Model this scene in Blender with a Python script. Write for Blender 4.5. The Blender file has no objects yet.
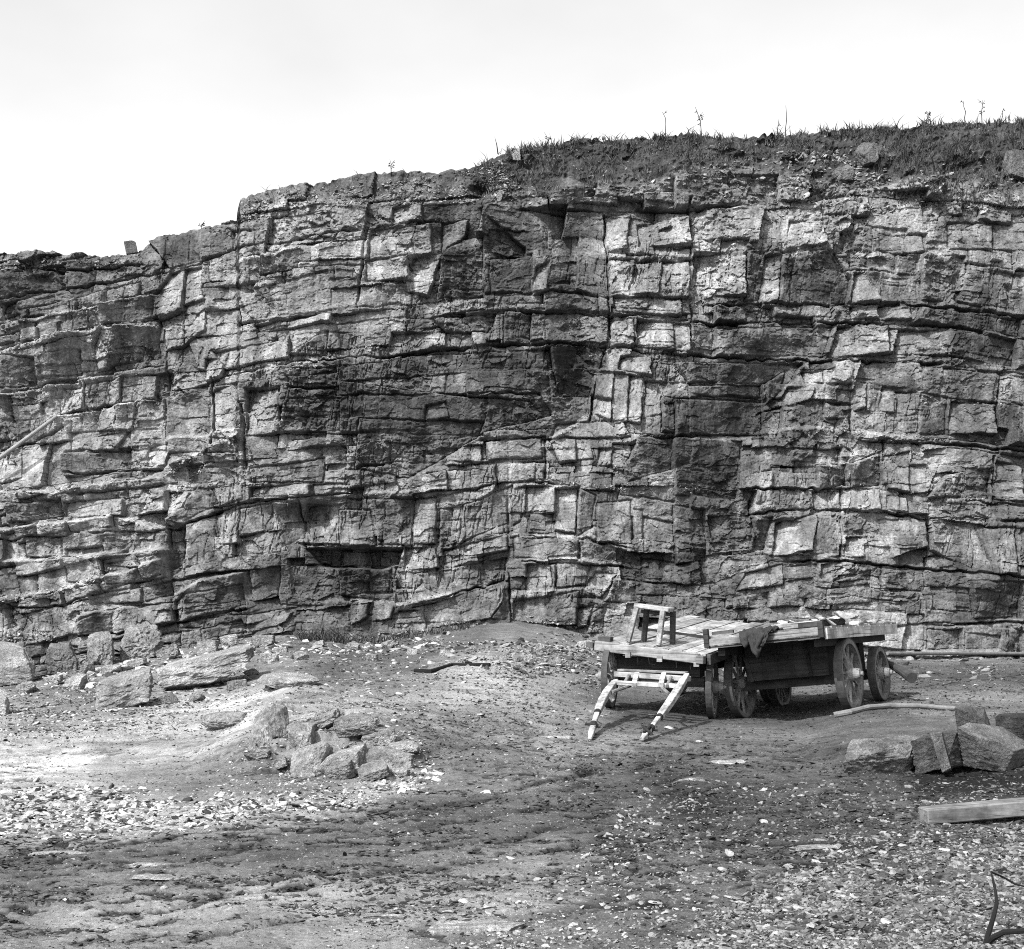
import bpy, math, random
import numpy as np
from mathutils import Vector, Matrix, Euler

# ------------------------------------------------------------------ camera, sky, sun, exposure
F, YH, CX, EYE = 1400.0, 600.0, 512.0, 1.55          # focal length and horizon row of the view camera, eye height
sc = bpy.context.scene
COL = sc.collection
cam_d = bpy.data.cameras.new("camera")
cam = bpy.data.objects.new("camera", cam_d)
COL.objects.link(cam)
cam.location = (0, 0, EYE)
cam.rotation_euler = (math.radians(90), 0, 0)
cam_d.sensor_width = 36
cam_d.lens = 36 * F / 1024
cam_d.shift_y = (YH - 474.5) / 1024
cam_d.clip_start, cam_d.clip_end = 0.1, 2000
sc.camera = cam

SUN_DIR = Vector((-0.46, -0.56, 0.80)).normalized()   # towards the sun
sun_d = bpy.data.lights.new("sun", 'SUN')
sun_d.energy, sun_d.angle, sun_d.color = 3.5, math.radians(0.6), (1.0, 1.0, 1.0)
sun = bpy.data.objects.new("sun", sun_d)
COL.objects.link(sun)
sun.rotation_euler = SUN_DIR.to_track_quat('Z', 'Y').to_euler()

world = bpy.data.worlds.new("World")
sc.world = world
world.use_nodes = True
wn, wl = world.node_tree.nodes, world.node_tree.links
wn.clear()
sky = wn.new('ShaderNodeTexSky')
sky.sky_type = 'NISHITA'
sky.sun_disc = False
sky.sun_elevation = math.asin(SUN_DIR.z)
sky.sun_rotation = math.atan2(SUN_DIR.x, SUN_DIR.y)
sky.dust_density = 4.0
sky.air_density = 1.6
bw = wn.new('ShaderNodeRGBToBW')                      # an old glass plate sees no hue
bg = wn.new('ShaderNodeBackground')
bg.inputs['Strength'].default_value = 0.15
wo = wn.new('ShaderNodeOutputWorld')
tcw = wn.new('ShaderNodeTexCoord'); mpw = wn.new('ShaderNodeMapping'); mpw.inputs['Scale'].default_value = (1.6, 1.6, 3.2)
nzw = wn.new('ShaderNodeTexNoise'); nzw.inputs['Scale'].default_value = 1.7; nzw.inputs['Detail'].default_value = 5
rgw = wn.new('ShaderNodeMapRange'); rgw.inputs[1].default_value = 0.35; rgw.inputs[2].default_value = 0.65; rgw.inputs[3].default_value = 0.86; rgw.inputs[4].default_value = 1.02
muw = wn.new('ShaderNodeMath'); muw.operation = 'MULTIPLY'                                     # thin veils of cloud
wl.new(tcw.outputs['Generated'], mpw.inputs[0]); wl.new(mpw.outputs[0], nzw.inputs['Vector']); wl.new(nzw.outputs[0], rgw.inputs[0])
wl.new(sky.outputs[0], bw.inputs[0]); wl.new(bw.outputs[0], muw.inputs[0]); wl.new(rgw.outputs[0], muw.inputs[1]); wl.new(muw.outputs[0], bg.inputs[0]); wl.new(bg.outputs[0], wo.inputs[0])

sc.view_settings.view_transform = 'Standard'
sc.view_settings.look = 'None'
sc.view_settings.gamma = 1.0
sc.view_settings.exposure = 1.3
sc.view_settings.use_curve_mapping = False
sc.cycles.use_denoising = False                        # keep the stone's grain
sc.cycles.filter_width = 1.05
sc.cycles.max_bounces = 4
sc.cycles.diffuse_bounces = 2

R = np.random.default_rng(7)
random.seed(5)

def W(u, v, Y):
    """world point seen at picture column u, row v when it stands Y metres away"""
    return Vector(((u - CX) / F * Y, Y, EYE + (YH - v) / F * Y))

# ------------------------------------------------------------------ noise
def _h(ix, iy, seed):
    a = (ix.astype(np.int64) * 374761393 + iy.astype(np.int64) * 668265263 + seed * 974634777) & 0x7fffffff
    a = ((a ^ (a >> 13)) * 1274126177) & 0x7fffffff
    a = ((a ^ (a >> 16)) * 2246822519) & 0x7fffffff
    return ((a ^ (a >> 15)) & 0xffffff) / float(0xffffff)

def vnoise(x, y, seed):
    x = np.asarray(x, float); y = np.asarray(y, float)
    ix, iy = np.floor(x), np.floor(y)
    fx, fy = x - ix, y - iy
    fx = fx * fx * (3 - 2 * fx); fy = fy * fy * (3 - 2 * fy)
    a, b = _h(ix, iy, seed), _h(ix + 1, iy, seed)
    c, d = _h(ix, iy + 1, seed), _h(ix + 1, iy + 1, seed)
    return ((a * (1 - fx) + b * fx) * (1 - fy) + (c * (1 - fx) + d * fx) * fy) * 2 - 1

def fbm(x, y, octv, seed, gain=0.5):
    t, a, n = 0, 1.0, 0
    for k in range(octv):
        t = t + a * vnoise(x * 2 ** k + 17.3 * k, y * 2 ** k - 9.1 * k, seed + 31 * k)
        n += a; a *= gain
    return t / n

def plane_cells(x, y, seed):
    """broken-stone noise: nearest of jittered seeds, each with a random plane; returns the plane's height and a random number per cell"""
    ix, iy = np.floor(x), np.floor(y)
    best = np.full(x.shape, 1e9); hgt = np.zeros(x.shape); rid = np.zeros(x.shape)
    for dx in (-1, 0, 1):
        for dy in (-1, 0, 1):
            jx, jy = ix + dx, iy + dy
            px = jx + _h(jx, jy, seed); py = jy + _h(jx, jy, seed + 1)
            ex, ey = x - px, y - py
            d = ex * ex + ey * ey
            m = d < best
            gx = _h(jx, jy, seed + 2) * 2 - 1; gy = _h(jx, jy, seed + 3) * 2 - 1; o = _h(jx, jy, seed + 4) * 2 - 1
            hgt = np.where(m, gx * ex + gy * ey + 0.25 * o, hgt)
            rid = np.where(m, o, rid)
            best = np.where(m, d, best)
    return hgt, rid

def sstep(a, b, x):
    t = np.clip((np.asarray(x, float) - a) / (b - a), 0, 1)
    return t * t * (3 - 2 * t)

# ------------------------------------------------------------------ object helpers
def tag(o, label=None, cat=None, group=None, kind=None):
    if label: o['label'] = label
    if cat: o['category'] = cat
    if group: o['group'] = group
    if kind: o['kind'] = kind
    return o

def mesh_np(name, co, faces, mat, attrs=None, smooth=False):
    """faces: (n,3) or (n,4) integer array"""
    me = bpy.data.meshes.new(name)
    n, k = faces.shape
    me.vertices.add(len(co)); me.vertices.foreach_set('co', np.ascontiguousarray(co, dtype=np.float32).ravel())
    me.loops.add(n * k); me.loops.foreach_set('vertex_index', np.ascontiguousarray(faces, dtype=np.int32).ravel())
    me.polygons.add(n)
    me.polygons.foreach_set('loop_start', np.arange(0, n * k, k, dtype=np.int32))
    me.polygons.foreach_set('loop_total', np.full(n, k, dtype=np.int32))
    me.polygons.foreach_set('use_smooth', np.full(n, smooth, dtype=bool))
    for an, av in (attrs or {}).items():
        a = me.attributes.new(an, 'FLOAT', 'POINT')
        a.data.foreach_set('value', np.ascontiguousarray(av, dtype=np.float32).ravel())
    me.update(calc_edges=True)
    me.validate()
    me.materials.append(mat)
    return me

def link(name, me, parent=None):
    o = bpy.data.objects.new(name, me)
    COL.objects.link(o)
    if parent: o.parent = parent
    return o

def empty(name, loc, rot=(0, 0, 0)):
    o = bpy.data.objects.new(name, None)
    COL.objects.link(o)
    o.location = loc; o.rotation_euler = rot
    o.empty_display_size = 0.2
    return o

class MB:
    """collects boxes, bars, tubes, lathes; build() links them as one mesh"""
    def __init__(s): s.v, s.f, s.a = [], [], []
    def add(s, verts, faces, alb=None):
        b = len(s.v)
        s.v += [Vector(p) for p in verts]
        s.f += [tuple(b + i for i in f) for f in faces]
        s.a += [random.uniform(0.85, 1.15) if alb is None else alb] * len(verts)
    def hexa(s, p, alb=None, sub=1):
        # p: 8 corners, bottom ring then top ring
        s.add(p, [(3, 2, 1, 0), (4, 5, 6, 7), (0, 1, 5, 4), (1, 2, 6, 5), (2, 3, 7, 6), (3, 0, 4, 7)], alb)
    def box(s, c, size, rot=None, alb=None, jit=0.0):
        hx, hy, hz = (d / 2 for d in size)
        p = [Vector((x, y, z)) for z in (-hz, hz) for x, y in ((-hx, -hy), (hx, -hy), (hx, hy), (-hx, hy))]
        if rot is not None: p = [rot @ q for q in p]
        s.hexa([Vector(c) + q + Vector([random.uniform(-jit, jit) for _ in range(3)]) for q in p], alb)
    def bar(s, p0, p1, w, h, up=(0, 0, 1), w1=None, h1=None, alb=None):
        p0, p1 = Vector(p0), Vector(p1)
        d = (p1 - p0).normalized()
        x = d.cross(Vector(up)).normalized(); z = x.cross(d).normalized()
        w1 = w if w1 is None else w1; h1 = h if h1 is None else h1
        q = []
        for p, a, b in ((p0, w, h), (p1, w1, h1)):
            q += [p - x * a / 2 - z * b / 2, p + x * a / 2 - z * b / 2, p + x * a / 2 + z * b / 2, p - x * a / 2 + z * b / 2]
        s.add(q, [(0, 1, 2, 3), (7, 6, 5, 4), (4, 5, 1, 0), (5, 6, 2, 1), (6, 7, 3, 2), (7, 4, 0, 3)], alb)
    def tube(s, pts, rad, n=10, alb=None, wob=0.0):
        pts = [Vector(p) for p in pts]
        rings = []
        for i, p in enumerate(pts):
            d = (pts[min(i + 1, len(pts) - 1)] - pts[max(i - 1, 0)]).normalized()
            x = d.cross(Vector((0.13, 0.21, 1))).normalized(); y = d.cross(x)
            r = rad[i] if hasattr(rad, '__len__') else rad
            rings.append([p + (x * math.cos(t) + y * math.sin(t)) * r * (1 + random.uniform(-wob, wob)) for t in [2 * math.pi * k / n for k in range(n)]])
        v = [q for r_ in rings for q in r_]
        f = [(i * n + k, i * n + (k + 1) % n, (i + 1) * n + (k + 1) % n, (i + 1) * n + k) for i in range(len(pts) - 1) for k in range(n)]
        f += [tuple(range(n))[::-1], tuple((len(pts) - 1) * n + k for k in range(n))]
        s.add(v, f, alb)
    def lathe_x(s, prof, n=24, c=(0, 0, 0), closed=False, alb=None):
        """prof: (x, r) pairs turned round the local x axis"""
        v, f = [], []
        m = len(prof)
        for k in range(n):
            t = 2 * math.pi * k / n
            v += [(c[0] + x, c[1] + r * math.cos(t), c[2] + r * math.sin(t)) for x, r in prof]
        for k in range(n):
            k2 = (k + 1) % n
            for i in range(m if closed else m - 1):
                j = (i + 1) % m
                f.append((k * m + i, k2 * m + i, k2 * m + j, k * m + j))
        if not closed:
            f.append(tuple(k * m for k in range(n))[::-1]); f.append(tuple(k * m + m - 1 for k in range(n)))
        s.add(v, f, alb)
    def build(s, name, mat, parent=None, inv=None, bevel=0.0):
        me = bpy.data.meshes.new(name)
        me.from_pydata([tuple(inv @ p if inv else p) for p in s.v], [], s.f)
        a = me.attributes.new('alb', 'FLOAT', 'POINT'); a.data.foreach_set('value', np.array(s.a, dtype=np.float32))
        me.validate()
        import bmesh
        bm = bmesh.new(); bm.from_mesh(me); bmesh.ops.recalc_face_normals(bm, faces=bm.faces); bm.to_mesh(me); bm.free()
        me.materials.append(mat)
        o = link(name, me, parent)
        if bevel:
            md = o.modifiers.new('bevel', 'BEVEL'); md.width = bevel; md.segments = 1; md.limit_method = 'ANGLE'
        return o

# ------------------------------------------------------------------ materials (all hueless: the plate is black and white)
def nodes_of(name):
    m = bpy.data.materials.new(name); m.use_nodes = True
    nt = m.node_tree
    return m, nt, nt.nodes['Principled BSDF'], nt.nodes, nt.links

def N(nodes, typ, **kw):
    n = nodes.new(typ)
    for k, v in kw.items(): setattr(n, k, v)
    return n

def noise_node(nodes, links, scale, detail=6, rough=0.6, stretch=(1, 1, 1), rot=(0, 0, 0)):
    tc = N(nodes, 'ShaderNodeTexCoord'); mp = N(nodes, 'ShaderNodeMapping')
    mp.inputs['Scale'].default_value = stretch; mp.inputs['Rotation'].default_value = rot
    nz = N(nodes, 'ShaderNodeTexNoise')
    nz.inputs['Scale'].default_value = scale; nz.inputs['Detail'].default_value = detail; nz.inputs['Roughness'].default_value = rough
    links.new(tc.outputs['Object'], mp.inputs[0]); links.new(mp.outputs[0], nz.inputs['Vector'])
    return nz.outputs[0]

def remap(nodes, links, src, a, b, lo, hi):
    r = N(nodes, 'ShaderNodeMapRange'); r.inputs[1].default_value = a; r.inputs[2].default_value = b
    r.inputs[3].default_value = lo; r.inputs[4].default_value = hi
    links.new(src, r.inputs[0]); return r.outputs[0]

def math_node(nodes, links, op, a, b):
    m = N(nodes, 'ShaderNodeMath', operation=op)
    for i, s in enumerate((a, b)):
        if isinstance(s, (int, float)): m.inputs[i].default_value = s
        else: links.new(s, m.inputs[i])
    return m.outputs[0]

TONE = 0.55                                            # the plate sees brown stone and earth darker than the eye does
def stone_material(name, base=None, coarse=(0.5, 1.5), fine=(0.7, 1.3), streak=(0.8, 1.15), bump=0.5, scale=1.0, bump_dist=0.03):
    """base None: albedo read from the mesh's own 'alb' values"""
    m, nt, p, nd, lk = nodes_of(name)
    if base is None:
        at = N(nd, 'ShaderNodeAttribute', attribute_name='alb'); c = math_node(nd, lk, 'MULTIPLY', at.outputs['Fac'], TONE)
    else:
        v = N(nd, 'ShaderNodeValue'); v.outputs[0].default_value = base * 0.6; c = v.outputs[0]
    c = math_node(nd, lk, 'MULTIPLY', c, remap(nd, lk, noise_node(nd, lk, 1.6 * scale, 8, 0.65), 0.3, 0.7, *coarse))
    c = math_node(nd, lk, 'MULTIPLY', c, remap(nd, lk, noise_node(nd, lk, 22 * scale, 6, 0.7), 0.3, 0.7, *fine))
    if streak: c = math_node(nd, lk, 'MULTIPLY', c, remap(nd, lk, noise_node(nd, lk, 4 * scale, 4, 0.6, (1.6, 1.6, 0.22)), 0.35, 0.65, *streak))
    lk.new(c, p.inputs['Base Color'])
    p.inputs['Roughness'].default_value = 0.92
    p.inputs['Specular IOR Level'].default_value = 0.15
    if bump:
        h = math_node(nd, lk, 'ADD', noise_node(nd, lk, 14 * scale, 8, 0.7), math_node(nd, lk, 'MULTIPLY', noise_node(nd, lk, 60 * scale, 4, 0.7), 0.35))
        b = N(nd, 'ShaderNodeBump'); b.inputs['Strength'].default_value = bump; b.inputs['Distance'].default_value = bump_dist
        lk.new(h, b.inputs['Height']); lk.new(b.outputs[0], p.inputs['Normal'])
    return m

def wood_material(name, base, axis=1, grain=0.45, rough=0.85, knots=True):
    m, nt, p, nd, lk = nodes_of(name)
    at = N(nd, 'ShaderNodeAttribute', attribute_name='alb')
    st = [26, 26, 26]; st[axis] = 1.3
    c = math_node(nd, lk, 'MULTIPLY', at.outputs['Fac'], base * 0.52)
    c = math_node(nd, lk, 'MULTIPLY', c, remap(nd, lk, noise_node(nd, lk, 1.0, 5, 0.6, tuple(st)), 0.3, 0.7, 1 - grain, 1 + grain))
    c = math_node(nd, lk, 'MULTIPLY', c, remap(nd, lk, noise_node(nd, lk, 4.0, 8, 0.7), 0.34, 0.62, 0.42, 1.22))
    s2 = [55, 55, 55]; s2[axis] = 0.9
    c = math_node(nd, lk, 'MULTIPLY', c, remap(nd, lk, noise_node(nd, lk, 1.0, 3, 0.5, tuple(s2)), 0.60, 0.66, 1.0, 0.35))   # shakes and splits
    lk.new(c, p.inputs['Base Color'])
    p.inputs['Roughness'].default_value = rough; p.inputs['Specular IOR Level'].default_value = 0.2
    b = N(nd, 'ShaderNodeBump'); b.inputs['Strength'].default_value = 0.5; b.inputs['Distance'].default_value = 0.006
    lk.new(noise_node(nd, lk, 1.5, 5, 0.6, tuple(st)), b.inputs['Height']); lk.new(b.outputs[0], p.inputs['Normal'])
    return m

M_CLIFF = stone_material('weathered bedded stone', None, (0.62, 1.42), (0.5, 1.5), (0.66, 1.3), 0.85, 1.0, 0.04)
M_STONE = stone_material('broken stone', None, (0.7, 1.3), (0.6, 1.4), None, 0.5, 2.0, 0.012)
M_BOULDER = stone_material('boulder stone', None, (0.6, 1.4), (0.45, 1.6), (0.8, 1.15), 1.0, 2.0, 0.05)
M_WOOD_PALE = wood_material('bleached deal', 0.46, 1, 0.4)
M_WOOD_PALE_X = wood_material('bleached cross timber', 0.37, 0, 0.4)
M_WOOD_DARK = wood_material('dark timber', 0.045, 0, 0.4)  # dark colour for box, frames, axles, battens and posts
M_WOOD_MID = wood_material('weathered timber', 0.22, 0, 0.35)
M_WHEEL = wood_material('wheel timber', 0.17, 2, 0.2)
M_IRON = stone_material('rusted iron', 0.03, (0.6, 1.5), (0.7, 1.3), None, 0.3, 6, 0.004)
M_TYRE = stone_material('worn iron tyre', 0.07, (0.6, 1.5), (0.7, 1.3), None, 0.3, 6, 0.004)
M_CLOTH = stone_material('dark sacking', 0.036, (0.7, 1.4), (0.7, 1.3), None, 0.6, 8, 0.006)
M_GRASS = stone_material('dry grass', None, (0.7, 1.4), (0.8, 1.2), None, 0, 1)

def ground_material():
    m, nt, p, nd, lk = nodes_of('trodden quarry dirt')
    at = N(nd, 'ShaderNodeAttribute', attribute_name='alb'); c = math_node(nd, lk, 'MULTIPLY', at.outputs['Fac'], 0.67)
    c = math_node(nd, lk, 'MULTIPLY', c, remap(nd, lk, noise_node(nd, lk, 0.55, 8, 0.68), 0.3, 0.7, 0.62, 1.45))
    c = math_node(nd, lk, 'MULTIPLY', c, remap(nd, lk, noise_node(nd, lk, 2.2, 9, 0.75, (0.8, 1.7, 1), (0, 0, 0.2)), 0.36, 0.62, 0.66, 1.22))
    c = math_node(nd, lk, 'MULTIPLY', c, remap(nd, lk, noise_node(nd, lk, 30, 8, 0.85), 0.36, 0.64, 0.6, 1.42))
    sp = remap(nd, lk, noise_node(nd, lk, 38, 3, 0.5), 0.66, 0.70, 0.0, 0.10)
    c = math_node(nd, lk, 'ADD', c, sp)
    lk.new(c, p.inputs['Base Color'])
    p.inputs['Roughness'].default_value = 0.95; p.inputs['Specular IOR Level'].default_value = 0.1
    h = math_node(nd, lk, 'ADD', noise_node(nd, lk, 9, 10, 0.8), math_node(nd, lk, 'MULTIPLY', noise_node(nd, lk, 45, 6, 0.8), 0.5))
    b = N(nd, 'ShaderNodeBump'); b.inputs['Strength'].default_value = 0.8; b.inputs['Distance'].default_value = 0.03
    lk.new(h, b.inputs['Height']); lk.new(b.outputs[0], p.inputs['Normal'])
    return m
M_GROUND = ground_material()
# ------------------------------------------------------------------ lie of the land
SKY_U = [-420, -200, 0, 40, 100, 122, 126, 142, 160, 180, 215, 236, 240, 262, 300, 345, 360, 400, 440, 465, 490, 515, 540, 570, 620, 660, 690, 720, 760, 800, 850, 900, 940, 980, 1010, 1024, 1150, 1440]
SKY_V = [250, 252, 254, 252, 255, 253, 252, 248, 237, 230, 226, 217, 200, 192, 184, 178, 175, 171, 172, 170, 160, 151, 146, 141, 140, 137, 132, 137, 136, 132, 130, 126, 124, 123, 122, 121, 118, 124]
TOP_U = [-420, 0, 60, 143, 190, 236, 300, 345, 400, 460, 500, 550, 600, 680, 740, 780, 800, 850, 900, 960, 1024, 1440]
TOP_V = [268, 266, 262, 262, 250, 218, 206, 203, 203, 203, 198, 192, 188, 176, 172, 174, 186, 190, 186, 188, 198, 200]
FOOT_U = [-420, 0, 50, 90, 150, 212, 260, 287, 330, 345, 390, 440, 480, 515, 560, 600, 640, 700, 760, 850, 900, 960, 1024, 1440]
FOOT_V = [690, 686, 674, 664, 656, 646, 640, 636, 637, 641, 640, 630, 623, 621, 628, 640, 648, 655, 660, 664, 667, 667, 667, 668]
FY_U = [-420, 0, 150, 300, 515, 760, 1024, 1440]
FY_V = [23.0, 24.6, 25.6, 26.6, 27.0, 27.0, 27.0, 26.0]

def foot_y(u): return np.interp(u, FY_U, FY_V)
def foot_z(u): return EYE - (np.interp(u, FOOT_U, FOOT_V) - YH) / F * foot_y(u)

def ground_base(X, Y):
    X = np.asarray(X, float); Y = np.asarray(Y, float)
    u = CX + F * X / np.maximum(Y, 2.0)
    t = np.clip((Y - 12) / (foot_y(u) - 12), 0, 1.08)
    z = foot_z(u) * t ** np.interp(u, [0, 300, 520, 640], [1.6, 1.25, 1.3, 2.0])
    z = z + 0.13 * sstep(795, 870, u) * sstep(10.5, 15, Y) - 0.05 * np.exp(-((X - 2.9) ** 2 + (Y - 18.2) ** 2) / 0.8)
    # the low bank of bedrock and dirt left of the carts
    edge = 12.7 + 0.7 * fbm(X * 0.9, X * 0 + 4, 3, 17) + np.clip((X + 1.2), -9, 0) * -0.2
    mound = sstep(196, 286, u + 40 * fbm(Y * 0.8, Y * 0 + 2, 3, 18)) * (1 - sstep(350, 540, u)) * sstep(0, 0.55, Y - edge) * (1 - sstep(17, 23, Y))
    z = z + 0.20 * mound
    # hollow at the far left, spoil heap under the beam at the right
    z = z - 0.10 * (1 - sstep(60, 300, u)) * sstep(9, 11, Y) * (1 - sstep(14, 19, Y))
    z = z + 0.06 * np.exp(-((X - 3.5) ** 2 / 1.1 + (Y - 10.9) ** 2 / 0.35))
    return z

# cart ruts worn across the floor, traced on the ground plane
RUTS = []
for pts in ([(-60,858),(100,846),(280,828),(430,812),(560,790),(660,762)], [(-60,880),(120,868),(300,846),(480,822),(640,788),(720,765)], [(-60,910),(150,890),(330,866),(520,836),(680,800),(790,772)],
            [(-60,940),(120,915),(330,884),(520,856),(660,826),(800,792)], [(60,975),(240,930),(420,896),(600,864),(760,836),(900,812)], [(380,960),(500,925),(640,892),(780,868),(900,850)], [(-60,838),(120,832),(330,818),(470,800),(600,770)]):
    RUTS.append(np.array([((u - CX) / F * (EYE * F / (v - YH)), EYE * F / (v - YH)) for u, v in pts]))
def rut(X, Y):
    X = np.asarray(X, float); Y = np.asarray(Y, float)
    z = np.zeros(X.shape); w = np.zeros(X.shape)
    near = (Y > 5.0) & (Y < 14) & (np.abs(X) < 6)
    if not near.any(): return z, w
    x, y = X[near], Y[near]
    wx, wy = x + 0.10 * fbm(x * 1.3, y * 1.3, 3, 201), y + 0.16 * fbm(x * 1.1, y * 1.1, 3, 202)
    zz = np.zeros(x.shape); ww = np.zeros(x.shape)
    for i, P in enumerate(RUTS):
        d2 = np.full(x.shape, 1e9)
        for (x0, y0), (x1, y1) in zip(P[:-1], P[1:]):
            t = np.clip(((wx - x0) * (x1 - x0) + (wy - y0) * (y1 - y0)) / ((x1 - x0) ** 2 + (y1 - y0) ** 2), 0, 1)
            d2 = np.minimum(d2, (wx - x0 - t * (x1 - x0)) ** 2 + (wy - y0 - t * (y1 - y0)) ** 2)
        k = np.clip(0.55 + 0.9 * vnoise(x * 0.9 + 7 * i, y * 0.9, 203), 0, 1.2)
        d = np.sqrt(d2)
        g = np.exp(-(d / 0.045) ** 2)
        zz -= k * 0.03 * g
        ww = np.maximum(ww, k * np.exp(-(d / 0.06) ** 2) * (0.3 + 0.9 * sstep(-0.3, 0.3, vnoise(x * 5, y * 4, 206))))
    z[near] = zz; w[near] = ww
    return z, w

def pits(X, Y):
    """hoof and wheel pitting of the trodden dirt, 0..1"""
    xr, yr = X + 0.25 * Y, Y - 0.12 * X
    f = 0.55 * fbm(xr * 4.0, yr * 8.0, 2, 211, 0.6) + 0.75 * vnoise(xr * 11, yr * 16, 212) * 0.5 + 0.35 * vnoise(xr * 24, yr * 30, 214) * 0.5
    where = sstep(-0.45, 0.25, fbm(X * 0.8, Y * 1.3, 3, 213) + 0.30 * np.exp(-((Y - 9.0) / 1.5) ** 2))
    return sstep(0.10, 0.22, f) * where * (1 - 0.8 * sstep(12, 17, Y)) * sstep(3.5, 5, Y)

def ground_z(X, Y):
    X = np.asarray(X, float); Y = np.asarray(Y, float)
    n = 0.045 * fbm(X * 0.6, Y * 0.6, 3, 3) + 0.03 * fbm(X * 1.6 + 0.3 * Y, Y * 2.2, 4, 5) + 0.022 * fbm(X * 6, Y * 6, 4, 9, 0.6)
    pit = sstep(232, 262, CX + F * X / np.maximum(Y, 2.0)) * (1 - sstep(400, 470, CX + F * X / np.maximum(Y, 2.0))) * sstep(11.8, 12.6, Y) * (1 - sstep(14.5, 19, Y))
    n = n + pit * (0.06 * plane_cells(X * 1.5 + 0.3 * Y, Y * 1.3, 14)[0] + 0.03 * plane_cells(X * 4, Y * 3.4, 15)[0])
    calm = 1 - 0.75 * np.exp(-((X - 3.0) ** 2 / 4 + (Y - 17.7) ** 2 / 3))
    return ground_base(X, Y) + n * calm + rut(X, Y)[0] - 0.014 * pits(X, Y)

def poly_mask(u, v, poly, soft=14):
    """1 inside the picture polygon, fading over `soft` columns"""
    inside = np.zeros(u.shape, bool); d2 = np.full(u.shape, 1e9)
    n = len(poly)
    for i in range(n):
        x0, y0 = poly[i]; x1, y1 = poly[(i + 1) % n]
        if y0 != y1:
            c = ((y0 > v) != (y1 > v)) & (u < (x1 - x0) * (v - y0) / (y1 - y0) + x0)
            inside ^= c
        t = np.clip(((u - x0) * (x1 - x0) + (v - y0) * (y1 - y0)) / max((x1 - x0) ** 2 + (y1 - y0) ** 2, 1e-9), 0, 1)
        d2 = np.minimum(d2, (u - x0 - t * (x1 - x0)) ** 2 + (v - y0 - t * (y1 - y0)) ** 2)
    d = np.sqrt(d2)
    return np.clip(0.5 + np.where(inside, d, -d) / (2 * soft), 0, 1)

# patches of dry pale dust and darker dirt, with painted shade under the carts
PALE = [(0.13, [(-60, 690), (120, 700), (250, 690), (330, 650), (260, 720), (250, 760), (60, 790), (-60, 790)], 14),
        (0.20, [(-40, 745), (95, 748), (90, 775), (-40, 785)], 8),
        (0.09, [(150, 700), (260, 690), (380, 660), (500, 640), (560, 680), (480, 720), (330, 760)], 20),
        (0.13, [(-40, 790), (200, 800), (330, 800), (390, 775), (420, 785), (300, 830), (60, 850), (-40, 842)], 10),
        (0.09, [(470, 660), (560, 680), (640, 735), (560, 760), (420, 720)], 16),
        (0.08, [(60, 880), (200, 870), (330, 880), (300, 949), (60, 949)], 16),
        (0.08, [(330, 880), (540, 860), (560, 905), (400, 949), (300, 949)], 12)]
DARK = [(0.05, [(810, 740), (1060, 715), (1060, 800), (860, 800)], 14), (0.10, [(290, 645), (420, 640), (480, 632), (500, 645), (440, 662), (380, 700), (300, 690)], 12), (0.09, [(-40, 692), (90, 682), (170, 694), (120, 722), (-40, 722)], 8), (0.08, [(640, 655), (1060, 664), (1060, 690), (640, 680)], 10),
        (0.05, [(400, 690), (520, 665), (620, 700), (600, 760), (420, 770)], 20), (0.035, [(560, 760), (700, 720), (1060, 715), (1060, 960), (520, 960), (600, 860)], 30), (0.045, [(0, 850), (200, 830), (420, 800), (640, 765), (740, 790), (700, 830), (400, 865), (120, 890), (0, 890)], 22),
        (0.06, [(640, 770), (860, 790), (930, 830), (900, 870), (700, 850)], 22),
        (0.06, [(880, 770), (1060, 765), (1060, 800), (930, 810)], 10),
        (0.075, [(600, 690), (880, 690), (900, 722), (600, 730)], 14)]  # last patch: shade under the carts put into the ground colour

def ground_alb(X, Y, Z):
    u = CX + F * X / Y; v = YH + (EYE - Z) / Y * F
    wu = u + 26 * fbm(X * 0.9, Y * 0.9, 4, 21); wv = v + 9 * fbm(X * 1.2, Y * 1.2, 4, 22)
    a = np.full(u.shape, 0.155)
    for k, p, s in PALE: a = a + k * poly_mask(wu, wv, p, s)
    for k, p, s in DARK: a = a - k * poly_mask(wu, wv, p, s)
    a = a * (1 - 0.75 * np.clip(rut(X, Y)[1], 0, 1)) * (1 - 0.82 * pits(X, Y))                    # ruts and pits coloured darker
    return np.clip(a, 0.012, 0.5)

def earth_dark(X, Y):
    return np.maximum(rut(X, Y)[1], pits(X, Y))

gu = np.concatenate([np.arange(-900, -60, 24), np.arange(-60, 1084, 1.9), np.arange(1084, 1950, 24)])
gv = np.concatenate([np.arange(1900, 965, -14), np.arange(965, 770, -0.6), np.arange(770, 690, -1.0)])
gY = np.concatenate([EYE * F / (gv - YH), np.linspace(EYE * F / 90.5, 31.5, 130)[1:]])
UU, YY = np.meshgrid(gu, gY)
XX = (UU - CX) / F * YY
ZZ = ground_z(XX, YY)
nc, nr = len(gu), len(gY)
ii = (np.arange(nr - 1)[:, None] * nc + np.arange(nc - 1)[None, :]).ravel()
quads = np.stack([ii, ii + 1, ii + 1 + nc, ii + nc], 1)
co = np.stack([XX, YY, ZZ], -1).reshape(-1, 3)
alb = ground_alb(XX, YY, ZZ).ravel()
far = np.array([[-400, -300, -0.5], [400, -300, -0.5], [400, 500, -0.5], [-400, 500, -0.5]], float)   # the same sheet carried on to the horizon
quads = np.concatenate([quads, [[len(co), len(co) + 1, len(co) + 2, len(co) + 3]]])
co = np.concatenate([co, far]); alb = np.concatenate([alb, [0.15] * 4])
tag(link('ground', mesh_np('ground', co, quads, M_GROUND, {'alb': alb}, True)), 'trodden dirt quarry floor with pale dust patches and dark ruts', kind='structure')

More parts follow.
